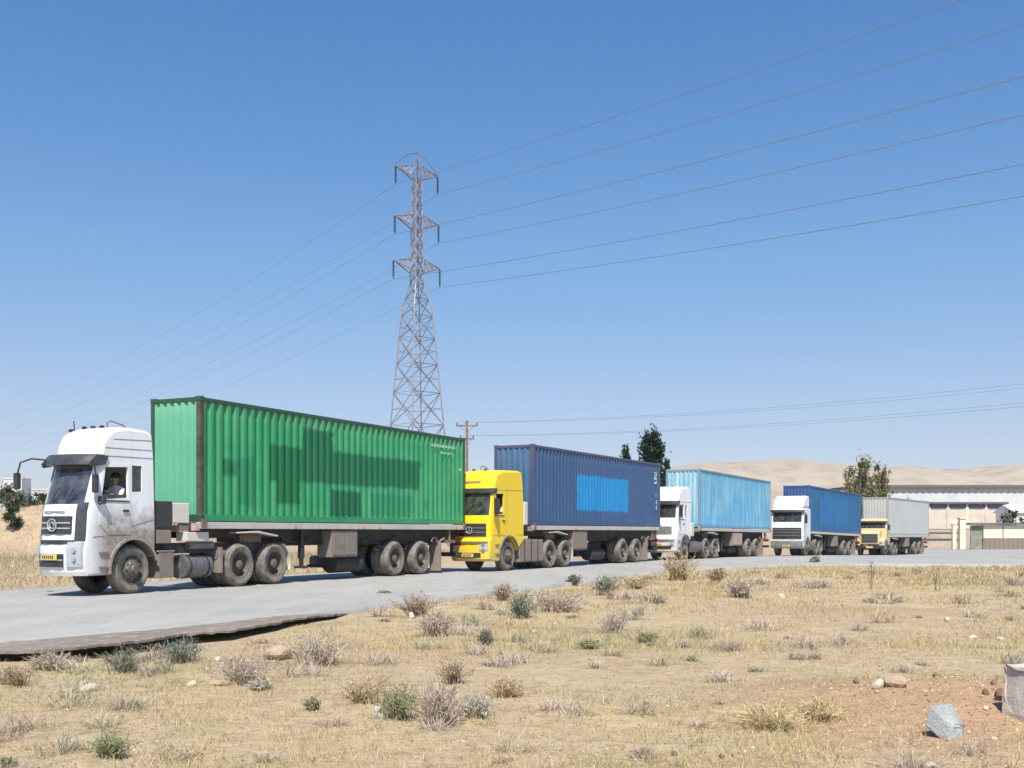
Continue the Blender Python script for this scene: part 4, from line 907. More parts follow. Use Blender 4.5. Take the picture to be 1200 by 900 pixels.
# ------------------------------------------------------------ drivers
def driver(fr, x, y, zseat, label, lean=0.0, arm_out=True):
    root_m = fr @ Matrix.Translation((x, y, zseat))
    P = {'pel': (0, 0, .1), 'waist': (.02, 0, .28), 'chest': (.04 + lean, 0, .5), 'neck': (.06 + lean, 0, .66), 'chin': (.09 + lean, 0, .73), 'head': (.09 + lean, 0, .81), 'crown': (.08 + lean, 0, .90),
         'shl': (.05 + lean, .18, .58), 'ell': (.20 + lean, .25, .40) if arm_out else (.2, .22, .35), 'wrl': (.42, .20, .46) if arm_out else (.45, .12, .45), 'hal': (.50, .17, .50) if arm_out else (.53, .1, .5),
         'shr': (.05 + lean, -.18, .58), 'elr': (.2, -.23, .36), 'wrr': (.44, -.12, .44), 'har': (.52, -.09, .48),
         'hpl': (.02, .09, .1), 'knl': (.42, .11, .14), 'anl': (.55, .11, -.12), 'tol': (.62, .11, -.14), 'hpr': (.02, -.09, .1), 'knr': (.42, -.11, .14), 'anr': (.55, -.11, -.12), 'tor': (.62, -.11, -.14)}
    Rr = {'pel': .13, 'waist': .12, 'chest': .14, 'neck': .055, 'chin': .068, 'head': .092, 'crown': .07, 'shl': .07, 'ell': .046, 'wrl': .03, 'hal': .034, 'shr': .07, 'elr': .046, 'wrr': .03, 'har': .034,
          'hpl': .09, 'knl': .06, 'anl': .04, 'tol': .04, 'hpr': .09, 'knr': .06, 'anr': .04, 'tor': .04}
    E = [('pel', 'waist'), ('waist', 'chest'), ('chest', 'neck'), ('neck', 'chin'), ('chin', 'head'), ('head', 'crown'), ('chest', 'shl'), ('shl', 'ell'), ('ell', 'wrl'), ('wrl', 'hal'), ('chest', 'shr'), ('shr', 'elr'), ('elr', 'wrr'), ('wrr', 'har'),
         ('pel', 'hpl'), ('hpl', 'knl'), ('knl', 'anl'), ('anl', 'tol'), ('pel', 'hpr'), ('hpr', 'knr'), ('knr', 'anr'), ('anr', 'tor')]
    for hnd, s in (('hal', 1), ('har', -1)):
        hx, hy, hz = P[hnd]
        for i in range(5):
            a = P[hnd]; n1 = hnd + 'f%d' % i; n2 = hnd + 'g%d' % i
            if i < 4: p1 = (hx + .045, hy + (i - 1.5) * .017, hz + .035); p2 = (hx + .05 - .03, hy + (i - 1.5) * .018, hz + .05 + (.006 if i in (1, 2) else 0))
            else: p1 = (hx + .0, hy - s * .035, hz + .02); p2 = (hx + .02, hy - s * .045, hz + .045)
            P[n1] = p1; P[n2] = p2; Rr[n1] = .009; Rr[n2] = .008; E += [(hnd, n1), (n1, n2)]
    keys = list(P); me = bpy.data.meshes.new('person'); me.from_pydata([P[k] for k in keys], [(keys.index(a), keys.index(b)) for a, b in E], [])
    o = bpy.data.objects.new('person', me); col.objects.link(o)
    md = o.modifiers.new('s', 'SKIN'); me = o.data
    for i, k in enumerate(keys): me.skin_vertices[0].data[i].radius = (Rr[k], Rr[k] * (1.25 if k in ('chest', 'waist', 'pel') else 1)); me.skin_vertices[0].data[i].use_root = (k == 'pel')
    sb = o.modifiers.new('u', 'SUBSURF'); sb.levels = 1; sb.render_levels = 1
    dg = bpy.context.evaluated_depsgraph_get(); dg.update(); nm = bpy.data.meshes.new_from_object(o.evaluated_get(dg)); o.modifiers.clear(); o.data = nm
    nm.materials.clear()
    for m in (M['skin'], M['shirt'], M['trousers']): nm.materials.append(m)
    for p in nm.polygons:
        c = p.center; p.use_smooth = True
        p.material_index = 0 if (c.z > .66 or (c.x > .32 and c.z > .30)) else (1 if c.z > .2 and c.x < .33 else 2)
    o.matrix_world = root_m; hx = .09 + lean
    mb = MB(); vs = []; fs = []; N = 12; Q = 6
    for j in range(Q + 1):
        ph = math.pi / 2 * (1 - j / Q * 1.15)
        for i in range(N):
            t = 2 * math.pi * i / N; vs.append((hx - .02 + .112 * math.cos(ph) * math.cos(t), .098 * math.cos(ph) * math.sin(t), .835 + .105 * math.sin(ph)))
    for j in range(Q):
        for i in range(N): fs.append((j * N + i, j * N + (i + 1) % N, (j + 1) * N + (i + 1) % N, (j + 1) * N + i))
    mb.add(vs, fs); h = mb.build('hair', M['hair'], o, smooth=True)
    mb = MB(); mb.add([(hx + .085, 0, .83), (hx + .12, 0, .785), (hx + .085, .016, .78), (hx + .085, -.016, .78)], [(0, 1, 2), (0, 3, 1), (1, 3, 2)]); mb.build('nose', M['skin'], o)
    for s in (1, -1):
        mb = MB(); mb.cyl((hx + .075, s * .034, .822), (hx + .091, s * .034, .822), .012, n=8); mb.build('eye', M['black'], o)
        mb = MB(); mb.box(hx - .02, hx + .015, s * .088 - .008, s * .088 + .008, .77, .83); mb.build('ear', M['skin'], o, bevel=.006)
    mb = MB(); mb.box(hx + .07, hx + .088, -.024, .024, .752, .760); mb.build('mouth', M['red'], o)
    tag(o, label, 'person'); return o
driver(frame(1), 2.10, .09 + .66 - .34, 1.62, 'driver in a white shirt at the open window of the leading white cab')
driver(frame(2), 1.92, .04 + .75 - .34, 1.60, 'driver in a white shirt inside the bright yellow cab', arm_out=False)
# ------------------------------------------------------------ lattice pylon and its conductors
PB = Vector((-8.7, 100, 0)); PZ = float(ground_z(-8.7, 100)); AX = Vector((.76, .65, 0)).normalized(); LN = Vector((.65, -.76, 0)).normalized(); LW = Vector((.573, -.82, 0))
def pylon():
    root = empty('electricity_pylon', Matrix.Translation((PB.x, PB.y, PZ))); tag(root, 'tall steel lattice pylon with six hanging insulators behind the green container', 'pylon')
    hw = lambda z: np.interp(z, [0, 11.7, 22.5, 24.5, 34.2], [3.4, 2.35, 1.30, .62, .42])
    def P(z, i): a = hw(z) / 1.0; sx, sy = ((1, 1), (1, -1), (-1, -1), (-1, 1))[i]; v = (AX * sx + LN * sy) * a * .74; return Vector((v.x, v.y, z))
    rr = .046
    for i in range(4):
        mb = MB(); mb.tube([P(z, i) for z in (0, 11.7, 22.5, 24.5, 34.2)], [.10, .085, .075, .066, .055], 4); mb.build('corner_leg', M['galv'], root)
    zs = [0, 4.2, 8, 11.7, 14.6, 17.2, 19.6, 21.6, 23.2, 24.6, 25.8, 27, 28.2, 29.4, 30.6, 31.8, 33, 34.2]; mb = MB()
    for a, b in zip(zs[:-1], zs[1:]):
        for i in range(4):
            j = (i + 1) % 4; mb.tube([P(a, i), P(b, j)], rr, 3); mb.tube([P(a, j), P(b, i)], rr, 3); mb.tube([P(b, i), P(b, j)], rr * .8, 3)
            if b <= 22:
                m1 = (P(a, i) + P(b, j)) / 2; mb.tube([m1, (P(a, i) + P(b, i)) / 2], rr * .6, 3); mb.tube([m1, (P(a, j) + P(b, j)) / 2], rr * .6, 3)
    mb.build('lattice_bracing', M['galv'], root)
    tips = []
    for z, ll in ((26.3, 2.6), (30.35, 2.45), (34.85, 2.35)):
        for s in (1, -1):
            tip = AX * s * ll + Vector((0, 0, z + .1)); mb = MB(); h = float(hw(z)) * .74
            for q in (1, -1):
                a = AX * s * h + LN * q * h + Vector((0, 0, z + .55)); b = AX * s * h + LN * q * h + Vector((0, 0, z - .7)); mb.tube([a, tip], rr * 1.25, 4); mb.tube([b, tip], rr * 1.25, 4)
                for t in (.3, .6): mb.tube([a.lerp(tip, t), b.lerp(tip, t)], rr * .8, 3); mb.tube([a.lerp(tip, t - .3), b.lerp(tip, t)], rr * .8, 3)
            mb.build('cross_arm', M['galv'], root); mb = MB(); L_ = 1.45; n = 9
            for i in range(n): c = tip - Vector((0, 0, .15 + i * L_ / n)); mb.cyl(c, c - Vector((0, 0, .07)), .13, .07, 8)
            mb.tube([tip, tip - Vector((0, 0, L_ + .25))], .035, 5); mb.build('insulator', M['insul'], root); tips.append(tip - Vector((0, 0, L_ + .25)))
    top = Vector((0, 0, 37)); mb = MB()
    for i in range(4): mb.tube([P(34.2, i), Vector((0, 0, 36.2))], rr, 3)
    mb.tube([Vector((0, 0, 36.2)), Vector((0, 0, 36.9))], rr * .8, 3)
    for s in (1, -1): mb.tube([AX * s * 2.45 + Vector((0, 0, 35.0)), AX * s * 1.1 + Vector((0, 0, 36.2)), Vector((0, 0, 36.6))], rr, 3)
    mb.build('peak', M['galv'], root)
    for i in range(4):
        p = P(0, i); mb = MB(); mb.box(p.x - .35, p.x + .35, p.y - .35, p.y + .35, -.5, .25); mb.build('footing', M['tan'], root, bevel=.03)
    return [Vector((PB.x, PB.y, PZ)) + t for t in tips]
tips = pylon()
names = ['lower cross-arm, far side', 'lower cross-arm, near side', 'middle cross-arm, far side', 'middle cross-arm, near side', 'top cross-arm, far side', 'top cross-arm, near side']
for t, nm in zip(tips, names):
    mb = MB(); D2 = Vector((-.573, .82, 0)); pts = []
    for i in range(60, 0, -1):
        s = 250 * i / 60; pts.append(t + D2 * s + Vector((0, 0, -4 * 4.4 * (s / 250) * (1 - s / 250))))
    pts.append(t)
    for i in range(1, 61):
        s = 200 * i / 60; pts.append(t + LW * s + Vector((0, 0, -4 * 12 * (s / 400) * (1 - s / 400))))
    rad = [.013] * 60 + [.022] * (len(pts) - 60); mb.tube(pts, rad, 4); tag(mb.build('power_line', M['wire'], None), 'high voltage conductor hanging from the %s of the lattice pylon' % nm, 'power line', 'conductors of the lattice pylon')
# small distribution line
def pole(x, y, h, label):
    z = float(ground_z(x, y)); root = empty('utility_pole', Matrix.Translation((x, y, z))); tag(root, label, 'utility pole', 'poles of the low line')
    mb = MB(); mb.cyl((0, 0, -.3), (0, 0, h), .14, .08, 10); mb.build('pole', M['rust'], root); out = []
    for zz, w_, k in ((h - .35, .75, 3), (h - 1.25, .5, 2)):
        mb = MB(); mb.box(-w_, w_, -.05, .05, zz - .05, zz + .05); mb.tube([(-w_ * .7, 0, zz), (0, 0, zz - .5), (w_ * .7, 0, zz)], .025, 4); mb.build('cross_arm', M['rust'], root, bevel=.006)
        for i in range(k):
            px = -w_ + .06 + (2 * w_ - .12) * i / (k - 1); mb = MB(); mb.cyl((px, 0, zz + .05), (px, 0, zz + .22), .05, .035, 8); mb.build('insulator', M['insul'], root)
            out.append(Vector((x + px, y, z + zz + .22)))
    return out
pa = pole(-3.1, 75, 9.35, 'rusty wooden pole with two cross-arms between the green and navy containers')
ends = [Vector((38 + i * .5, 50 + i * .25, zz)) for i, zz in ((0, 9.9), (1, 9.85), (2, 9.8), (0, 8.9), (1.5, 8.75))]
for i, (a, b, nm) in enumerate(zip(pa, ends, ['top arm, left insulator', 'top arm, middle insulator', 'top arm, right insulator', 'lower arm, left insulator', 'lower arm, right insulator'])):
    if i == 1: continue
    pts = [a.lerp(b, t / 40) - Vector((0, 0, 4 * .75 * (t / 40) * (1 - t / 40))) for t in range(41)]
    mb = MB(); mb.tube(pts, .0095, 4); tag(mb.build('low_voltage_line', M['wire'], None), 'thin cable from the %s of the rusty pole' % nm, 'cable', 'cables of the low line')

# ------------------------------------------------------------ foliage
LEAF = vcol_mat('foliage', 0.75, 0.25); STEM = vcol_mat('dry_stems', 0.85, 0.15)
def leaf_cards(c, size, rs, cols, stretch=(1, 1, 1)):
    n = len(c); u = rs.randn(n, 3); u /= np.linalg.norm(u, axis=1, keepdims=True); v = rs.randn(n, 3); v -= (v * u).sum(1, keepdims=True) * u; v /= np.linalg.norm(v, axis=1, keepdims=True)
    s = size * (0.6 + 0.8 * rs.rand(n, 1)); V = np.stack([c - u * s, c + v * s * .5, c + u * s, c - v * s * .5], 1).reshape(-1, 3)
    F = np.arange(4 * n).reshape(n, 4); return V, F, np.repeat(cols, 4, 0)
def crown_pts(rs, n, blobs):
    w_ = np.array([b[3] ** 2 * b[4] for b in blobs]); w_ = w_ / w_.sum(); k = rs.choice(len(blobs), n, p=w_); d = rs.randn(n, 3); d /= np.linalg.norm(d, axis=1, keepdims=True)
    r = np.abs(rs.randn(n, 1)) * .62; B = np.array(blobs)[k]; return B[:, :3] + d * r * np.stack([B[:, 3], B[:, 3], B[:, 4]], 1), k
def tree(name, label, x, y, h, rad, kind, seed, n=5000, group=None, cat='tree', z=None):
    rs = np.random.RandomState(seed); z = float(ground_z(x, y)) if z is None else z
    root = empty(name, Matrix.Translation((x, y, z))); tag(root, label, cat, group)
    mb = MB(); lean = rs.randn(2) * .1
    mb.tube([(0, 0, -.2), (lean[0], lean[1], h * .4), (lean[0] * 2, lean[1], h * .92)], [h * .022 + .04, h * .016 + .02, .02], 8)
    blobs = []
    if kind == 'pine':
        m = 60
        for i in range(m):
            t = (i + .5) / m; zz = h * (.16 + .80 * t); rr_ = rad * (1.0 - t * .62) * (.55 + .55 * rs.rand()); a = rs.rand() * 6.28; dx = rr_ * .62
            blobs.append((dx * math.cos(a), dx * math.sin(a), zz, rad * (.36 - .18 * t) * (0.7 + .6 * rs.rand()), h * .055 * (0.7 + .8 * rs.rand())))
            mb.tube([(0, 0, zz - .2), (dx * math.cos(a), dx * math.sin(a), zz)], [.04, .015], 4)
        base = np.array([0.022, 0.045, 0.024]); var = .5
    else:
        m = 60 if kind == 'airy' else 34
        for i in range(m):
            zz = h * (.25 + .68 * rs.rand()); env = math.sin(min(1, max(0.05, (zz / h - .12) / .95)) * math.pi) ** .6; a = rs.rand() * 6.28; d = rad * env * rs.rand() ** .5 * .85
            sz_ = rad * (.17 if kind == 'airy' else .30) * (.7 + .7 * rs.rand()); blobs.append((d * math.cos(a), d * math.sin(a), zz, sz_, sz_ * (2.0 if kind == 'airy' else 1)))
            mb.tube([(lean[0] * zz / h, 0, zz * .45), (d * .5 * math.cos(a), d * .5 * math.sin(a), zz * .8), (d * math.cos(a), d * math.sin(a), zz)], [h * .010 + .01, h * .006 + .008, .008], 4)
        base = {'airy': np.array([0.20, 0.19, 0.08]), 'bush': np.array([0.035, 0.06, 0.022]), 'pale': np.array([0.10, 0.115, 0.065])}[kind]; var = .45
    mb.build('trunk', M['rust'] if kind == 'pine' else M['tan'], root)
    c, k = crown_pts(rs, n, blobs); bc = 1 + var * (rs.rand(len(blobs), 1) - .5) * 2; cols = base * bc[k] * (1 + .4 * (rs.rand(n, 1) - .5)) * (1 + .12 * rs.randn(n, 3) * [1, .4, 1]); cols = np.clip(cols, .005, 1)
    V, F, C = leaf_cards(c, .17 if kind == 'pine' else min(.13, max(.06, rad * .08)), rs, cols); np_mesh('crown', V, F, LEAF, C, False, root); return root
tree('pine_tree', 'tall dark pine above the navy container', 14.0, 110, 12.2, 2.7, 'pine', 1, 26000)
tree('pine_tree', 'small dark conifer just left of the tall pine', 11.5, 110, 10.6, 1.0, 'pine', 2, 9000)
tree('pine_tree', 'low rounded conifer at the right foot of the tall pine', 15.7, 111, 9.4, .9, 'pine', 3, 8000)
tree('leafy_tree', 'sparse olive tree, left and fuller of the pair before the warehouse', 36.6, 115, 9.8, 2.1, 'airy', 4, 9000, 'trees by the warehouse')
tree('leafy_tree', 'sparse olive tree, right and narrower of the pair before the warehouse', 39.1, 115.5, 9.4, 1.35, 'airy', 5, 6000, 'trees by the warehouse')
for i, (x, h, r_) in enumerate(((35.6, 5.6, .8), (37.5, 5.9, 1.0), (39.5, 5.4, .8), (41.2, 5.7, .9))):
    tree('shrub', ['leftmost shrub peeping over the deep blue container', 'bushy shrub, second from left above the deep blue container', 'thin shrub, third from left above the deep blue container', 'shrub behind the rear end of the deep blue container'][i], x * 1.13, 128, h * 1.12, r_, 'airy', 20 + i, 900, 'shrubs above the deep blue container', 'shrub')
tree('shrub', 'dark green bush behind the cream gatehouse', 57.6, 126, 4.6, 1.6, 'bush', 30, 1800, None, 'shrub')
tree('dark_shrub', 'dense dark green bush at the left edge of the picture', -31.8, 69.7, 1.6, .65, 'bush', 31, 2600, None, 'shrub')
tree('tamarisk', 'pale feathery tree behind the dark bush at the left edge', -34.6, 75.5, 1.9, 1.1, 'pale', 32, 3800, None)
tree('shrub', 'small pale bush right of the dark bush at the left edge', -33.3, 75, 1.2, .5, 'pale', 36, 900, None, 'shrub')
tree('leafy_tree', 'green bushy tree seen under the mirror arm of the leading cab', -36.2, 84, 1.7, .8, 'bush', 33, 2600, None)
tree('leafy_tree', 'flat topped green tree beside the windscreen of the leading cab', -35.9, 86, 1.8, .8, 'bush', 34, 2200, None)

# ------------------------------------------------------------ far left: pale blocks on the horizon
pale = plain('pale_render', (0.55, 0.55, 0.53), .8, .1); gl = plain('window_dark', (0.12, 0.14, 0.17), .3, .1)
def block(x, y, w_, d, h, label, nx_, nz_):
    root = empty('apartment_block', Matrix.Translation((x, y, -1))); tag(root, label, 'building', 'pale blocks on the left horizon'); mb = MB(); mb.box(-w_ / 2, w_ / 2, -d / 2, d / 2, 0, h); mb.build('wall', pale, root)
    mb = MB(); mb.box(-w_ / 2 - .3, w_ / 2 + .3, -d / 2 - .3, d / 2 + .3, h, h + .8); mb.build('roof', pale, root)
    for i in range(nx_):
        for j in range(nz_):
            cx = -w_ / 2 + w_ * (i + .5) / nx_; cz = 1.5 + (h - 2) * (j + .5) / nz_; mb = MB(); mb.box(cx - .8, cx + .8, -d / 2 - .06, -d / 2 + .05, cz - .7, cz + .7); mb.build('window', gl, root)
block(-290, 640, 11, 12, 33, 'pale apartment block on the left horizon, tallest of three', 3, 7)
block(-277, 650, 12, 12, 27, 'pale low apartment block on the left horizon, rightmost of three', 3, 6)
block(-305, 650, 14, 12, 29, 'pale apartment block at the very left edge of the horizon', 3, 6)

# ------------------------------------------------------------ right: warehouse, lean-to, wall, gatehouse, shed
wallw = plain('pale_sheet_wall', (0.56, 0.57, 0.55), .6, .08, scale=.4); wallb = plain('beige_render', (0.60, 0.52, 0.42), .85, .12, scale=.8); cream = plain('cream_render', (0.74, 0.68, 0.52), .8, .1, scale=.8); roofd = plain('roof_edge_brown', (0.13, 0.115, 0.10), .7, .2)
ZG = -.6
def warehouse():
    root = empty('warehouse', Matrix.Translation((80, 150, ZG))); tag(root, 'long pale warehouse with dark roof edge at the foot of the hills', 'warehouse')
    mb = MB(); pr = corrug(-32, 45, .9, -.06); vs = []; fs = []
    for x, d in pr: vs += [(x, -d, 0), (x, -d, 8.0)]
    for i in range(len(pr) - 1): fs.append((2 * i, 2 * i + 1, 2 * i + 3, 2 * i + 2))
    mb.add(vs, fs); mb.box(-32, 45, .1, 30, 0, 8.0); mb.build('wall', wallw, root, recalc=False)
    mb = MB(); mb.prism([(-.5, 8.0), (-.5, 8.35), (31, 8.45), (31, 8.0)], 0, -32.6, 45.6)
    mb.build('roof', roofd, root)
    for x in (-28, -22): 
        mb = MB(); mb.box(x - 1.8, x + 1.8, -.16, .02, 0, 4); mb.build('door', M['gray'], root)
    for x in (24, 30, 36):
        mb = MB(); mb.box(x - 1, x + 1, -.14, .02, 5.2, 6.4); mb.build('window', gl, root)
warehouse()
def leanto():
    root = empty('outbuilding', Matrix.Translation((53.4, 140, ZG))); tag(root, 'beige outbuilding with a band of dark windows before the warehouse', 'outbuilding')
    w_ = 9.8
    mb = MB(); mb.box(0, w_, 0, 6, 0, 5.0); mb.build('wall', wallb, root)
    mb = MB(); mb.box(-.5, w_ + .3, -.4, 6.3, 5.5, 5.75); mb.build('roof', roofd, root)
    mb = MB(); mb.box(.1, w_ - .1, .1, 5.9, 5.0, 5.5); mb.build('window_band', gl, root)
    for i in range(5):
        x = i * w_ / 4; mb = MB(); mb.box(x - .16, x + .16, -.12, .12, 0, 5.5); mb.build('pier', wallb if i != 2 else cream, root)
    for i in range(4):
        x = (i + .5) * w_ / 4; f = MB(); f.box(x - .9, x + .9, -.04, .03, 4.85 - .9 * 0, 5.45); fr_ = f.build('window', gl, root); m_ = MB(); m_.box(x - .03, x + .03, -.07, -.041, 4.85, 5.45); m_.build('mullion', M['tan'], fr_)
    for i, (x, c_) in enumerate(((3.7, cream), (6.1, wallb))):
        mb = MB(); mb.box(x - .9, x + .9, -.05, .02, 0, 3.4); mb.build('door', c_, root)
leanto()
def box_thing(name, label, cat, x, y, z, parts, group=None):
    root = empty(name, Matrix.Translation((x, y, z))); tag(root, label, cat, group)
    for (nm, b, mt, bv) in parts: mb = MB(); mb.box(*b); mb.build(nm, mt, root, bevel=bv)
    return root
conc = plain('weathered_concrete', (0.42, 0.37, 0.30), .9, .2, scale=1.2, dust=.3)
box_thing('perimeter_wall', 'low beige wall with a dark slot behind the pale grey container', 'wall', 49.0, 131, ZG, [('lower_course', (0, 7.6, 0, .35, 0, .8), conc, .03), ('gap_shadow_board', (.05, 5, .05, .3, .8, 1.1), roofd, 0), ('upper_course', (0, 7.6, -.02, .35, 1.1, 1.75), conc, .03), ('coping', (-.05, 4.6, -.08, .42, 1.75, 1.9), roofd, .01)])
box_thing('back_wall', 'long low beige wall before the outbuilding', 'wall', 45, 136, ZG, [('wall', (0, 30, 0, .3, 0, 2.3), conc, .02), ('coping', (-.05, 30, -.06, .36, 2.3, 2.4), wallb, .01)])
box_thing('gate_post', 'tall white post left of the gatehouse, taller of the two', 'post', 48.6, 118, ZG, [('shaft', (-.3, .3, -.3, .3, 0, 3.3), cream, .03), ('cap', (-.38, .38, -.38, .38, 3.3, 3.45), wallb, .02)], 'white gate posts')
box_thing('gate_post', 'short white post left of the gatehouse, shorter of the two', 'post', 47.9, 118.4, ZG, [('shaft', (-.2, .2, -.2, .2, 0, 2.7), cream, .03), ('cap', (-.26, .26, -.26, .26, 2.7, 2.8), wallb, .02)], 'white gate posts')
gh = box_thing('gatehouse', 'cream gatehouse with grey brown lower wall and dark roof edge', 'gatehouse', 49.6, 118, ZG, [('lower_wall', (1.3, 6.0, -.02, 3, 0, 1.25), M['tan'], .02), ('upper_wall', (1.35, 5.9, 0, 2.9, 1.25, 2.65), cream, .01), ('roof', (-.2, 6.4, -.35, 3.3, 2.7, 2.88), roofd, .02), ('side_screen', (0, 1.25, .1, .25, 0, 2.6), plain('grey_green_sheet', (0.22, 0.23, 0.18), .8, .3, scale=2), .01)])
for i in range(9):
    mb = MB(); mb.box(1.5 + i * .5, 1.56 + i * .5, -.08, -.025, .05, 1.2); mb.build('fence_slat', M['tan'], gh)
mb = MB(); mb.box(3.4, 3.5, -.03, .01, 1.25, 2.65); mb.build('wall_joint', M['tan'], gh)
sd_ = box_thing('shed', 'white ribbed shed roof at the right edge behind the gatehouse', 'shed', 59.6, 130, ZG, [('wall', (.2, 7, .2, 5, 0, 4.3), plain('white_sheet', (0.72, 0.74, 0.76), .4, .05), .02)])
mb = MB(); mb.prism([(-.1, 4.2), (-.1, 4.35), (2.6, 5.2), (5.3, 4.35), (5.3, 4.2)], 0, 0, 7.2); mb.build('roof', bpy.data.materials['white_sheet'], sd_)
for i in range(5):
    mb = MB(); mb.box(.4 + i * 1.3, .5 + i * 1.3, .13, .19, 2.2, 4.2); mb.build('rib', M['gray'], sd_)
# ------------------------------------------------------------ foreground plants, stones, grass
def G(px, py, hz=0.1):
    """point on the field seen at this spot of the photograph (only used to lay out the field)"""
    z = -hz; y = (1.3 - z) * 1280 / (py - 623)
    for _ in range(6):
        x = (px - 600) / 1280 * y; z = float(ground_z(x, y)); y = (1.3 - z) * 1280 / (py - 623)
    return (px - 600) / 1280 * y, y
KIND = {'straw': ((0.50, 0.42, 0.23), (0.54, 0.46, 0.27), 210, 2, .004),   # stem colour, leaf colour, stems, leaf density
    'sage': ((0.25, 0.23, 0.17), (0.19, 0.21, 0.15), 120, 7, .007), 'teal': ((0.24, 0.24, 0.18), (0.18, 0.24, 0.18), 130, 8, .007), 'purple': ((0.42, 0.345, 0.27), (0.47, 0.40, 0.33), 170, 4, .005),
    'tan': ((0.40, 0.31, 0.18), (0.46, 0.37, 0.23), 120, 4, .007), 'green': ((0.27, 0.27, 0.16), (0.24, 0.27, 0.14), 110, 5, .007), 'brown': ((0.33, 0.25, 0.17), (0.38, 0.30, 0.21), 110, 5, .007), 'pale': ((0.40, 0.36, 0.28), (0.45, 0.43, 0.34), 110, 6, .008), 'spike': ((0.22, 0.15, 0.09), (0.25, 0.18, 0.1), 3, 4, .006)}
def bush(px, py, w_px, h_px, kind, label, name='bush', seed=0):
    x, y = G(px, py); s = 1280 / y; w_, h = w_px / s / 2 * 1.25, h_px / s * .9; rs = np.random.RandomState(100 + seed); sc_, lc, ns, ld, ls = KIND[kind]
    z = float(ground_z(x, y)); root = empty(name, Matrix.Translation((x, y, z))); tag(root, label, 'plant', 'scrub plants on the field')
    px1 = max(.0035, y * .00035); V = []; F = []; C = []; LP = []; nv = 0
    for i in range(ns):
        a = rs.rand() * 6.283; tilt = rs.rand() ** .7; L_ = h * (.55 + .55 * rs.rand()) ; b = np.array([rs.randn() * w_ * .18, rs.randn() * w_ * .18, -.01]); d = np.array([math.cos(a) * w_ * tilt, math.sin(a) * w_ * tilt, L_ * math.sqrt(max(.15, 1 - tilt ** 2 * .75))])
        if kind == 'spike': d = np.array([rs.randn() * w_ * .3, rs.randn() * w_ * .3, h])
        p = [b + d * t + np.array([0, 0, h * .12 * math.sin(t * 3.14)]) + rs.randn(3) * .035 * h * t for t in (0, .35, .7, 1)]; c = np.array(sc_) * (.7 + .6 * rs.rand())
        for q in range(3):
            wv = np.array([-math.sin(a + q), math.cos(a + q), .2]) * px1 * (1.3 - .3 * q); V += [p[q] - wv, p[q] + wv, p[q + 1] + wv * .6, p[q + 1] - wv * .6]; F.append([nv, nv + 1, nv + 2, nv + 3]); nv += 4; C += [c] * 4
        for q in range(ld):
            t = .25 + .75 * rs.rand(); i0 = min(2, int(t * 3)); LP.append(p[i0] + (p[i0 + 1] - p[i0]) * (t * 3 - i0) + rs.randn(3) * .05 * h)
        for q in range(2):       # side twigs
            i0 = rs.randint(1, 3); e = p[i0] + rs.randn(3) * h * .13 + np.array([0, 0, h * .05]); wv = np.array([-math.sin(a), math.cos(a), .3]) * px1 * .8; V += [p[i0] - wv, p[i0] + wv, e + wv * .4, e - wv * .4]; F.append([nv, nv + 1, nv + 2, nv + 3]); nv += 4; C += [c * 1.1] * 4
    np_mesh('stems', np.array(V), np.array(F), STEM, np.clip(np.array(C), .01, 1), False, root)
    LP = np.array(LP); cols = np.clip(np.array(lc) * (.6 + .8 * rs.rand(len(LP), 1)), .01, 1); V, F, C = leaf_cards(LP, max(ls * 1.3, y * .0009), rs, cols); np_mesh('foliage', V, F, STEM, C, False, root); return root
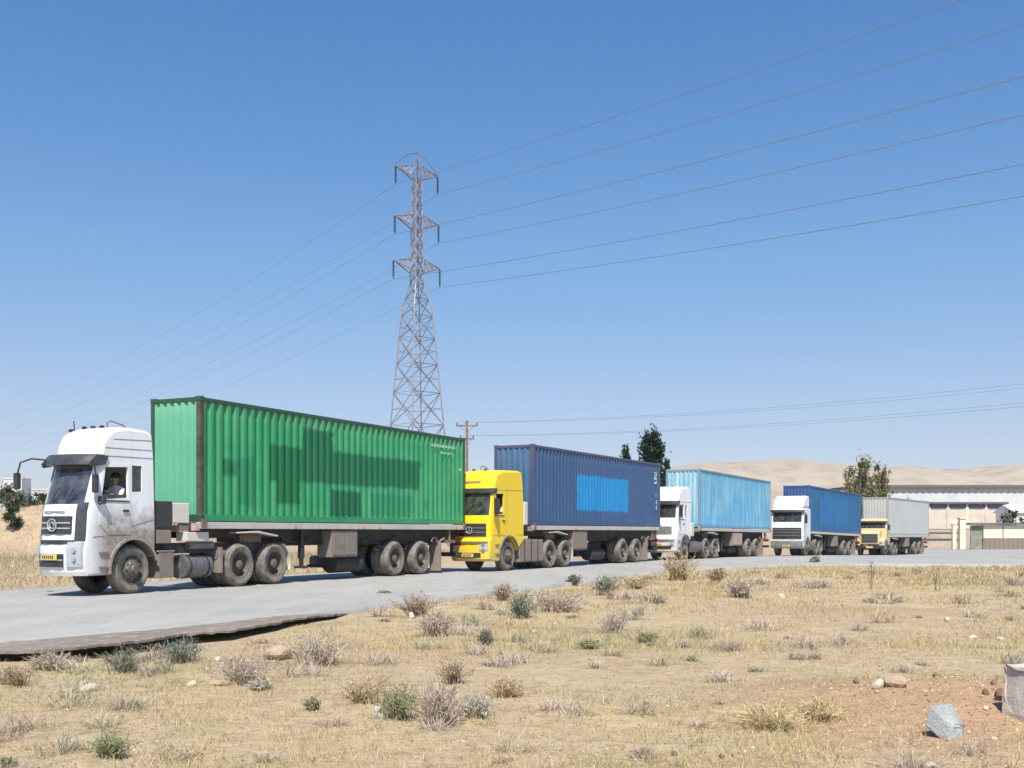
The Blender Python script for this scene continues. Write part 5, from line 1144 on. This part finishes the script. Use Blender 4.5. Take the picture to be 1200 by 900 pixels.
BUSH = [(147, 786, 62, 34, 'sage', 'dark grey green bush below the ragged asphalt edge, left of the teal one'), (213, 776, 56, 34, 'teal', 'blue green bush with dark foot right below the asphalt edge'),
 (375, 778, 86, 44, 'purple', 'wide purple grey thorn bush right of the asphalt edge'), (285, 800, 84, 44, 'purple', 'pinkish grey dry bush below the asphalt edge'), (488, 722, 48, 32, 'brown', 'brown dry bush touching the road, behind the purple one'),
 (510, 745, 42, 36, 'purple', 'dark purple dry bush in front of the brown one by the road'), (568, 756, 18, 22, 'sage', 'small grey bush alone right of the purple bushes'), (612, 724, 36, 34, 'teal', 'green bush leaning out by the road below the yellow cab'),
 (590, 703, 32, 24, 'brown', 'brown tuft at the road edge behind the green leaning bush'), (709, 697, 30, 26, 'sage', 'grey green bush at the road edge below the navy trailer'), (672, 686, 16, 15, 'sage', 'tiny grey bush at the road edge left of the bigger one'),
 (655, 716, 70, 30, 'purple', 'pinkish dry bush in the middle of the road edge'), (797, 680, 44, 38, 'tan', 'tall tan bush standing up before the white cab'), (720, 738, 28, 22, 'purple', 'small pinkish bush below the road edge in mid field'),
 (868, 700, 38, 28, 'purple', 'pink brown dry bush below the light blue container'), (425, 822, 74, 36, 'tan', 'tan dry bush left of the big mixed bush'), (468, 842, 56, 50, 'green', 'green leafy plant in the middle of the big mixed bush'),
 (515, 848, 66, 62, 'purple', 'big pinkish grey dry bush right of the green leafy plant'), (366, 832, 18, 19, 'green', 'small dark green tuft alone in the left foreground'), (130, 888, 56, 38, 'green', 'olive green tuft near the lower left corner'),
 (6, 899, 24, 15, 'green', 'dark green tuft in the lower left corner'), (594, 816, 50, 28, 'tan', 'tan tuft in the centre foreground'), (18, 802, 58, 28, 'brown', 'low brown bush at the left edge of the picture'),
 (60, 784, 52, 26, 'purple', 'grey purple low bush below the left end of the asphalt edge'), (1098, 692, 12, 34, 'spike', 'thin dark upright stalk before the yard'), (1022, 690, 10, 36, 'spike', 'thin stalk on the field below the last truck'),
 (955, 661, 10, 11, 'green', 'tiny dark bush at the road edge below the deep blue trailer'), (745, 690, 40, 18, 'tan', 'low straw tuft at the road edge right of the grey green bush'), (840, 682, 26, 20, 'brown', 'brown tuft at the road edge right of the tall tan bush'),
 (530, 800, 40, 34, 'brown', 'brown twiggy bush behind the big mixed bush'), (560, 840, 44, 34, 'pale', 'pale dry bush at the right of the big mixed bush'), (305, 808, 30, 16, 'pale', 'pale low tuft in front of the pinkish grey bush'),
 (905, 852, 100, 34, 'straw', 'yellow straw clump left of the blue grey rock'), (962, 842, 60, 28, 'straw', 'yellow straw clump nearest the reddish soil'), (690, 760, 30, 14, 'green', 'low green weed in mid field'), (758, 752, 26, 14, 'green', 'low green weed right of the centre of the field'),
 (450, 700, 16, 10, 'green', 'tiny weed on the road edge'), (170, 745, 34, 9, 'green', 'thin green weeds growing on the broken shoulder')]
for i, (a, b_, c_, d_, k_, lb) in enumerate(BUSH): bush(a, b_, c_, d_, k_, lb, 'dry_stalk' if k_ == 'spike' else ('bush' if d_ > 20 else 'weed_tuft'), i)

# stones
def stone(px, py, w_px, h_px, mt, label, seed, name='stone', flat=.8):
    x, y = G(px, py); s = 1280 / y; w_, h = w_px / s, h_px / s; rs = np.random.RandomState(seed)
    bm = bmesh.new(); bmesh.ops.create_icosphere(bm, subdivisions=2, radius=.5)
    pl = [(Vector(rs.randn(3)).normalized(), .30 + .16 * rs.rand()) for _ in range(11)]
    for v in bm.verts:
        for n_, d in pl:
            e = v.co.dot(n_) - d
            if e > 0: v.co -= n_ * e
        v.co += Vector(rs.randn(3)) * .012
    for v in bm.verts: v.co = Vector((v.co.x * w_ * 1.15, v.co.y * w_ * flat * 1.1, v.co.z * h * 1.25 + h * .32))
    me = bpy.data.meshes.new(name); bm.to_mesh(me); bm.free(); me.materials.append(mt); o = bpy.data.objects.new(name, me); col.objects.link(o)
    o.location = (x, y, float(ground_z(x, y))); o.rotation_euler = (0, 0, rs.rand() * 6); tag(o, label, 'stone', 'stones on the field'); return o
def stone_mat(name, c, c2):
    m, nt, b = newmat(name); k = NB(nt); tc = k.n('ShaderNodeTexCoord').outputs['Object']; n1 = k.noise(tc, 9, 5, .65); n2 = k.noise(tc, 60, 4, .7)
    k.lk(k.mix(k.ramp(n1, .35, .65), c, c2), b.inputs['Base Color']); b.inputs['Roughness'].default_value = .9; k.bump(k.math('ADD', n1, n2), .8, .02, b); return m
S_w = stone_mat('white_limestone', (0.62, 0.56, 0.46), (0.50, 0.42, 0.32)); S_t = stone_mat('tan_stone', (0.46, 0.36, 0.24), (0.36, 0.27, 0.18)); S_b = stone_mat('blue_grey_rock', (0.42, 0.445, 0.425), (0.32, 0.34, 0.33)); S_d = stone_mat('dark_clod', (0.17, 0.11, 0.07), (0.25, 0.16, 0.10)); S_c = stone_mat('pinkish_concrete', (0.62, 0.55, 0.48), (0.50, 0.44, 0.38))
ST = [(106, 810, 22, 11, S_w, 'small white stone in the left foreground'), (328, 772, 34, 17, S_t, 'flat tan stone beside the wide purple grey bush'), (445, 842, 18, 22, S_w, 'upright grey white stone at the foot of the green leafy plant'), (255, 775, 10, 8, S_w, 'pale pebble right of the blue green bush'),
 (225, 803, 12, 7, S_w, 'pale pebble below the blue green bush'), (257, 802, 26, 6, S_t, 'flat reddish stone left of the pinkish grey bush'), (405, 818, 9, 8, S_t, 'tan pebble left of the green leafy plant'), (627, 741, 8, 5, S_w, 'white pebble in mid field below the green leaning bush'),
 (1110, 728, 9, 6, S_w, 'yellowish white pebble on the right of the field'), (482, 724, 10, 9, S_w, 'whitish stone between the brown and purple bushes'), (916, 700, 10, 6, S_w, 'white pebble right of the pink brown bush'), (1046, 803, 34, 16, S_t, 'rough tan stone on the reddish soil left of the blue grey rock'),
 (1030, 806, 14, 14, S_w, 'whitish stone leaning on the rough tan stone'), (1003, 800, 9, 6, S_d, 'dark clod left of the rough tan stone'), (1098, 797, 10, 7, S_d, 'dark clod above the blue grey rock'), (1165, 802, 10, 7, S_d, 'dark clod near the concrete block'), (1174, 822, 16, 16, S_d, 'biggest dark clod, left of the concrete block'),
 (1155, 812, 8, 9, S_d, 'small dark clod between the rock and the concrete block'), (1090, 897, 16, 8, S_w, 'white stone at the bottom below the blue grey rock'), (1164, 867, 8, 5, S_w, 'white pebble right of the blue grey rock'), (1155, 839, 8, 5, S_w, 'pale yellow pebble just right of the blue grey rock'),
 (790, 884, 8, 6, S_d, 'dark clod in the centre foreground'), (757, 826, 8, 5, S_d, 'dark clod in the middle of the bare ground'), (846, 888, 7, 6, S_d, 'dark clod left of the yellow straw clumps'), (1140, 748, 12, 6, S_w, 'pale stone among the reddish tufts at right'), (1172, 750, 10, 5, S_w, 'pale stone at the far right of the field')]
for i, t in enumerate(ST): stone(*t, 200 + i)
def block_rock():
    x, y = G(1108, 862); s = 1280 / y; k = 44 / s; z = float(ground_z(x, y)); mb = MB()
    pts = [(-.50, .1, .38), (-.16, -.30, .10), (-.05, -.42, -.10), (.34, -.40, -.12), (.50, .02, .30), (.46, .2, .62), (.18, .10, .98), (-.02, -.10, .96), (-.40, .12, .90), (-.06, -.34, .50), (.02, .55, .1), (.1, .5, .8), (.30, -.34, .30), (-.28, -.12, .2)]
    bm = bmesh.new(); vs = [bm.verts.new((p[0] * k, p[1] * k, p[2] * k)) for p in pts]; r = bmesh.ops.convex_hull(bm, input=vs)
    bmesh.ops.delete(bm, geom=[v for v in bm.verts if not v.link_faces], context='VERTS')
    bmesh.ops.bevel(bm, geom=list(bm.edges), offset=k * .02, segments=1, affect='EDGES'); bmesh.ops.recalc_face_normals(bm, faces=bm.faces)
    me = bpy.data.meshes.new('rock'); bm.to_mesh(me); bm.free(); me.materials.append(S_b); o = bpy.data.objects.new('rock', me); col.objects.link(o); o.location = (x, y, z - .03); tag(o, 'blue grey faceted rock standing on reddish soil', 'rock')
    mb = MB(); mb.tube([(.08 * k, -.42 * k, .5 * k), (.26 * k, -.36 * k, .47 * k), (.42 * k, -.2 * k, .38 * k)], k * .012, 4); mb.build('crack', S_d, o)
block_rock()
def conc_block():
    x, y = G(1252, 846); z = float(ground_z(x, y)); s = 1280 / y; h = 58 / s; mb = MB(); mb.box(-.26, .3, -.15, .35, -.1, h)
    o = mb.build('concrete_block', S_c, None, bevel=.02); bm = bmesh.new(); bm.from_mesh(o.data); bmesh.ops.subdivide_edges(bm, edges=bm.edges, cuts=3, use_grid_fill=True); rs = random.Random(5)
    for v in bm.verts: v.co += Vector((rs.random() - .5, rs.random() - .5, rs.random() - .5)) * .028
    bm.to_mesh(o.data); bm.free(); o.location = (x, y, z); o.rotation_euler = (.04, .05, .3); tag(o, 'rough pinkish concrete block cut off by the right edge', 'concrete block')
conc_block()
# gravel and crumbs of soil, uncountable
rs = np.random.RandomState(5); n = 9000; yy = 5.6 + 10 * rs.rand(n) ** 1.6; xx = (rs.rand(n) - .5) * yy * 1.06
heap = rs.rand(n) < .4; xx[heap] = 3.7 + rs.randn(heap.sum()) * 1.1; yy[heap] = 8.4 + rs.randn(heap.sum()) * 1.0
keep = poly_dist(xx, yy, LEDGE + [(0, 24.8), (5, 36), (14, 45)]) > .3; xx, yy = xx[keep], yy[keep]; n = len(xx); zz = ground_z(xx, yy)
r_ = (.003 + .011 * rs.rand(n) ** 3)[:, None]; P0 = np.stack([xx, yy, zz + r_[:, 0] * .3], 1); offs = np.array([[1, 0, 0], [0, 1, 0], [-1, 0, 0], [0, -1, 0], [0, 0, 1], [0, 0, -1]])
V = (P0[:, None] + offs[None] * r_[:, None] * (.6 + .8 * rs.rand(n, 6, 1))).reshape(-1, 3); f = np.array([[0, 1, 4], [1, 2, 4], [2, 3, 4], [3, 0, 4], [1, 0, 5], [2, 1, 5], [3, 2, 5], [0, 3, 5]]); F = (np.arange(n)[:, None, None] * 6 + f[None]).reshape(-1, 3)
cc = np.array([[.42, .33, .22], [.50, .42, .31], [.30, .20, .13], [.36, .24, .16]])[rs.randint(0, 4, n)] * (.7 + .6 * rs.rand(n, 1)); o = np_mesh('gravel', V, F, vcol_mat('gravel_stone', .95), np.repeat(cc, 6, 0), False); tag(o, 'loose gravel and soil crumbs over the field', 'gravel', kind='stuff')
# grass
def grass(n, y0, y1, pw, hmin, hmax, wid, seed, name, thr=.42, clump=.5):
    rs = np.random.RandomState(seed); yy = y0 + (y1 - y0) * rs.rand(n) ** pw; xx = (rs.rand(n) - .5) * (yy * 1.02 + 1.5)
    m = max(1, int(n * clump / 14)); ci = rs.randint(0, n, m); sel = rs.rand(n) < clump; cidx = ci[rs.randint(0, m, sel.sum())]; sp_ = .035 + .02 * yy[cidx] / 10
    xx[sel] = xx[cidx] + rs.randn(sel.sum()) * sp_; yy[sel] = yy[cidx] + rs.randn(sel.sum()) * sp_
    d = fbm(xx, yy, 1.8, 4); red = np.exp(-((xx - 3.8) / 1.6) ** 2 - ((yy - 8.6) / 1.3) ** 2)
    keep = (poly_dist(xx, yy, LEDGE + [(0, 24.8), (2.37, 30.3), (5.6, 37.8), (10, 42.7), (14.1, 44.6), (20, 43.5), (60, 43)]) > .12) & (d > thr - .16 * rs.rand(n)) & (rs.rand(n) > red * .93); xx, yy, d = xx[keep], yy[keep], d[keep]; n = len(xx); zz = ground_z(xx, yy) - .005
    hh = (hmin + (hmax - hmin) * rs.rand(n) ** 2.2) * (.55 + 1.1 * np.clip((d - .35) * 2.2, 0, 1)); a = rs.rand(n) * 6.283; ln = hh * (.3 + 1.0 * rs.rand(n)); w_ = wid * (.6 + .8 * rs.rand(n)) * np.maximum(1, yy / 11)
    dx, dy = np.cos(a), np.sin(a); b = rs.rand(n) * 6.283; wx_, wy_ = np.cos(b) * w_, np.sin(b) * w_; B = np.stack([xx, yy, zz], 1); W_ = np.stack([wx_, wy_, 0 * w_], 1)
    mid = B + np.stack([dx * ln * .35, dy * ln * .35, hh * .62], 1); tip = B + np.stack([dx * ln, dy * ln, hh], 1); V = np.stack([B - W_, B + W_, mid + W_ * .7, mid - W_ * .7, tip], 1).reshape(-1, 3); i = np.arange(n)[:, None] * 5
    F = np.concatenate([i + [0, 1, 2], i + [0, 2, 3], i + [3, 2, 4]], 0); t = fbm(xx + 40, yy + 3, 2.6, 3) + .10 * rs.randn(n)
    far = np.clip((yy - 14) / 25, 0, 1); straw = np.array([.54, .43, .23]); yel = np.array([.57, .45, .17]); grn = np.array([.36, .34, .17]); gry = np.array([.46, .39, .27]); pnk = np.array([.46, .32, .22])
    C = np.where((t > .60)[:, None], grn, np.where((t > .53)[:, None], yel, np.where((t < .40)[:, None], gry, straw))); C = np.where(((rs.rand(n) < .25) & (t < .5))[:, None], pnk, C); C = C * (.72 + .45 * rs.rand(n, 1)); C = np.clip(C, .02, .8)
    o = np_mesh(name, V, F, STEM, np.repeat(C, 5, 0), False); return o
tag(grass(90000, 5.2, 13.5, 1.25, .012, .075, .0022, 1, 'dry_grass'), 'short dry grass stubble over the near field', 'grass', kind='stuff')
tag(grass(95000, 13, 30, 1.3, .02, .11, .0024, 2, 'dry_grass', .40), 'straw coloured grass over the middle of the field', 'grass', kind='stuff')
tag(grass(60000, 29, 47, 1.0, .05, .18, .003, 3, 'dry_grass', .38), 'yellowish grass along the far side of the field', 'grass', kind='stuff')
# grass and scrub beyond the road on the left
rs = np.random.RandomState(9); n = 30000; yy = 24 + 70 * rs.rand(n); xx = -yy * (.10 + .50 * rs.rand(n)); k_ = poly_dist(xx, yy, FAR[:8]) < -.4; xx, yy = xx[k_], yy[k_]; n = len(xx); zz = ground_z(xx, yy); hh = .08 + .4 * rs.rand(n) ** 3; a = rs.rand(n) * 6.28; w_ = .004 * yy / 12
B = np.stack([xx, yy, zz], 1); W_ = np.stack([np.cos(a) * w_, np.sin(a) * w_, 0 * w_], 1); tip = B + np.stack([np.sin(a) * hh * .5, np.cos(a) * hh * .5, hh], 1); V = np.stack([B - W_, B + W_, tip], 1).reshape(-1, 3); F = np.arange(3 * n).reshape(n, 3)
C = np.array([[.42, .34, .22], [.33, .27, .18], [.24, .23, .13]])[rs.choice(3, n, p=[.6, .25, .15])] * (.7 + .6 * rs.rand(n, 1)); tag(np_mesh('dry_grass', V, F, STEM, np.repeat(C, 3, 0), False), 'dry grass beyond the road on the left', 'grass', kind='stuff')

# low scrub that merges into the field: twiggy dry ground cover
rs = np.random.RandomState(77); V = []; C = []; m = 250; cy = 6 + 34 * rs.rand(m) ** 1.3; cx = (rs.rand(m) ** 1.25 - .5) * cy * 1.0
ok = (poly_dist(cx, cy, LEDGE + [(0, 24.8), (2.37, 30.3), (5.6, 37.8), (10, 42.7), (14.1, 44.6), (20, 43.5), (60, 43)]) > .25) & ~((np.abs(cx - 3.8) < 1.8) & (np.abs(cy - 8.6) < 1.6)); cx, cy = cx[ok], cy[ok]
pal = np.array([[.44, .37, .31], [.48, .40, .28], [.38, .35, .26], [.42, .33, .26], [.32, .32, .21]])
for x, y in zip(cx, cy):
    k_ = 60; hgt = (.04 + .13 * rs.rand()) * (1 + .4 * (y > 15)); rad_ = hgt * (1.2 + 1.2 * rs.rand()); col_ = pal[rs.choice(5, p=[.34, .24, .16, .18, .08])] * (.8 + .4 * rs.rand()); a = rs.rand(k_) * 6.283; t = rs.rand(k_) ** .6
    bx = x + rs.randn(k_) * rad_ * .3; by = y + rs.randn(k_) * rad_ * .3; ex = bx + np.cos(a) * rad_ * t; ey = by + np.sin(a) * rad_ * t; ez = hgt * (.4 + .7 * rs.rand(k_)); z0 = ground_z(bx, by) - .01; w_ = max(.0016, y * .0003); wx, wy = -np.sin(a) * w_, np.cos(a) * w_
    B = np.stack([bx, by, z0], 1); W_ = np.stack([wx, wy, 0 * wx], 1); E_ = np.stack([ex, ey, z0 + ez], 1); M_ = B * .5 + E_ * .5 + np.stack([0 * ez, 0 * ez, ez * .15], 1) + rs.randn(k_, 3) * hgt * .08
    for (p, q, wa, wb) in ((B, M_, 1, .8), (M_, E_, .8, .35), (M_, E_ + rs.randn(k_, 3) * hgt * .3, .6, .25), (M_, E_ + rs.randn(k_, 3) * hgt * .3, .6, .25)):
        V.append(np.stack([p - W_ * wa, p + W_ * wa, q + W_ * wb, q - W_ * wb], 1).reshape(-1, 3)); C.append(np.repeat(np.clip(col_ * (.7 + .6 * rs.rand(k_, 1)), .01, .8), 4, 0))
V = np.concatenate(V); C = np.concatenate(C); tag(np_mesh('low_scrub', V, np.arange(len(V)).reshape(-1, 4), STEM, C, False), 'low twiggy dry scrub merging into the grass of the field', 'scrub', kind='stuff')
# ------------------------------------------------------------ the air
mb = MB(); mb.box(-4100, 4100, -160, 4100, -30, 420); hz = mb.build('haze', plain('haze_air', (1, 1, 1)), None); nt = hz.data.materials[0].node_tree
out = [q for q in nt.nodes if q.type == 'OUTPUT_MATERIAL'][0]
for l_ in list(out.inputs[0].links): nt.links.remove(l_)
pv = nt.nodes.new('ShaderNodeVolumePrincipled'); pv.inputs['Color'].default_value = (.86, .91, 1, 1); pv.inputs['Density'].default_value = 0.00016; pv.inputs['Anisotropy'].default_value = 0.0
nt.links.new(pv.outputs[0], out.inputs['Volume']); tag(hz, 'thin pale haze over the plain and hills', 'haze', kind='stuff')
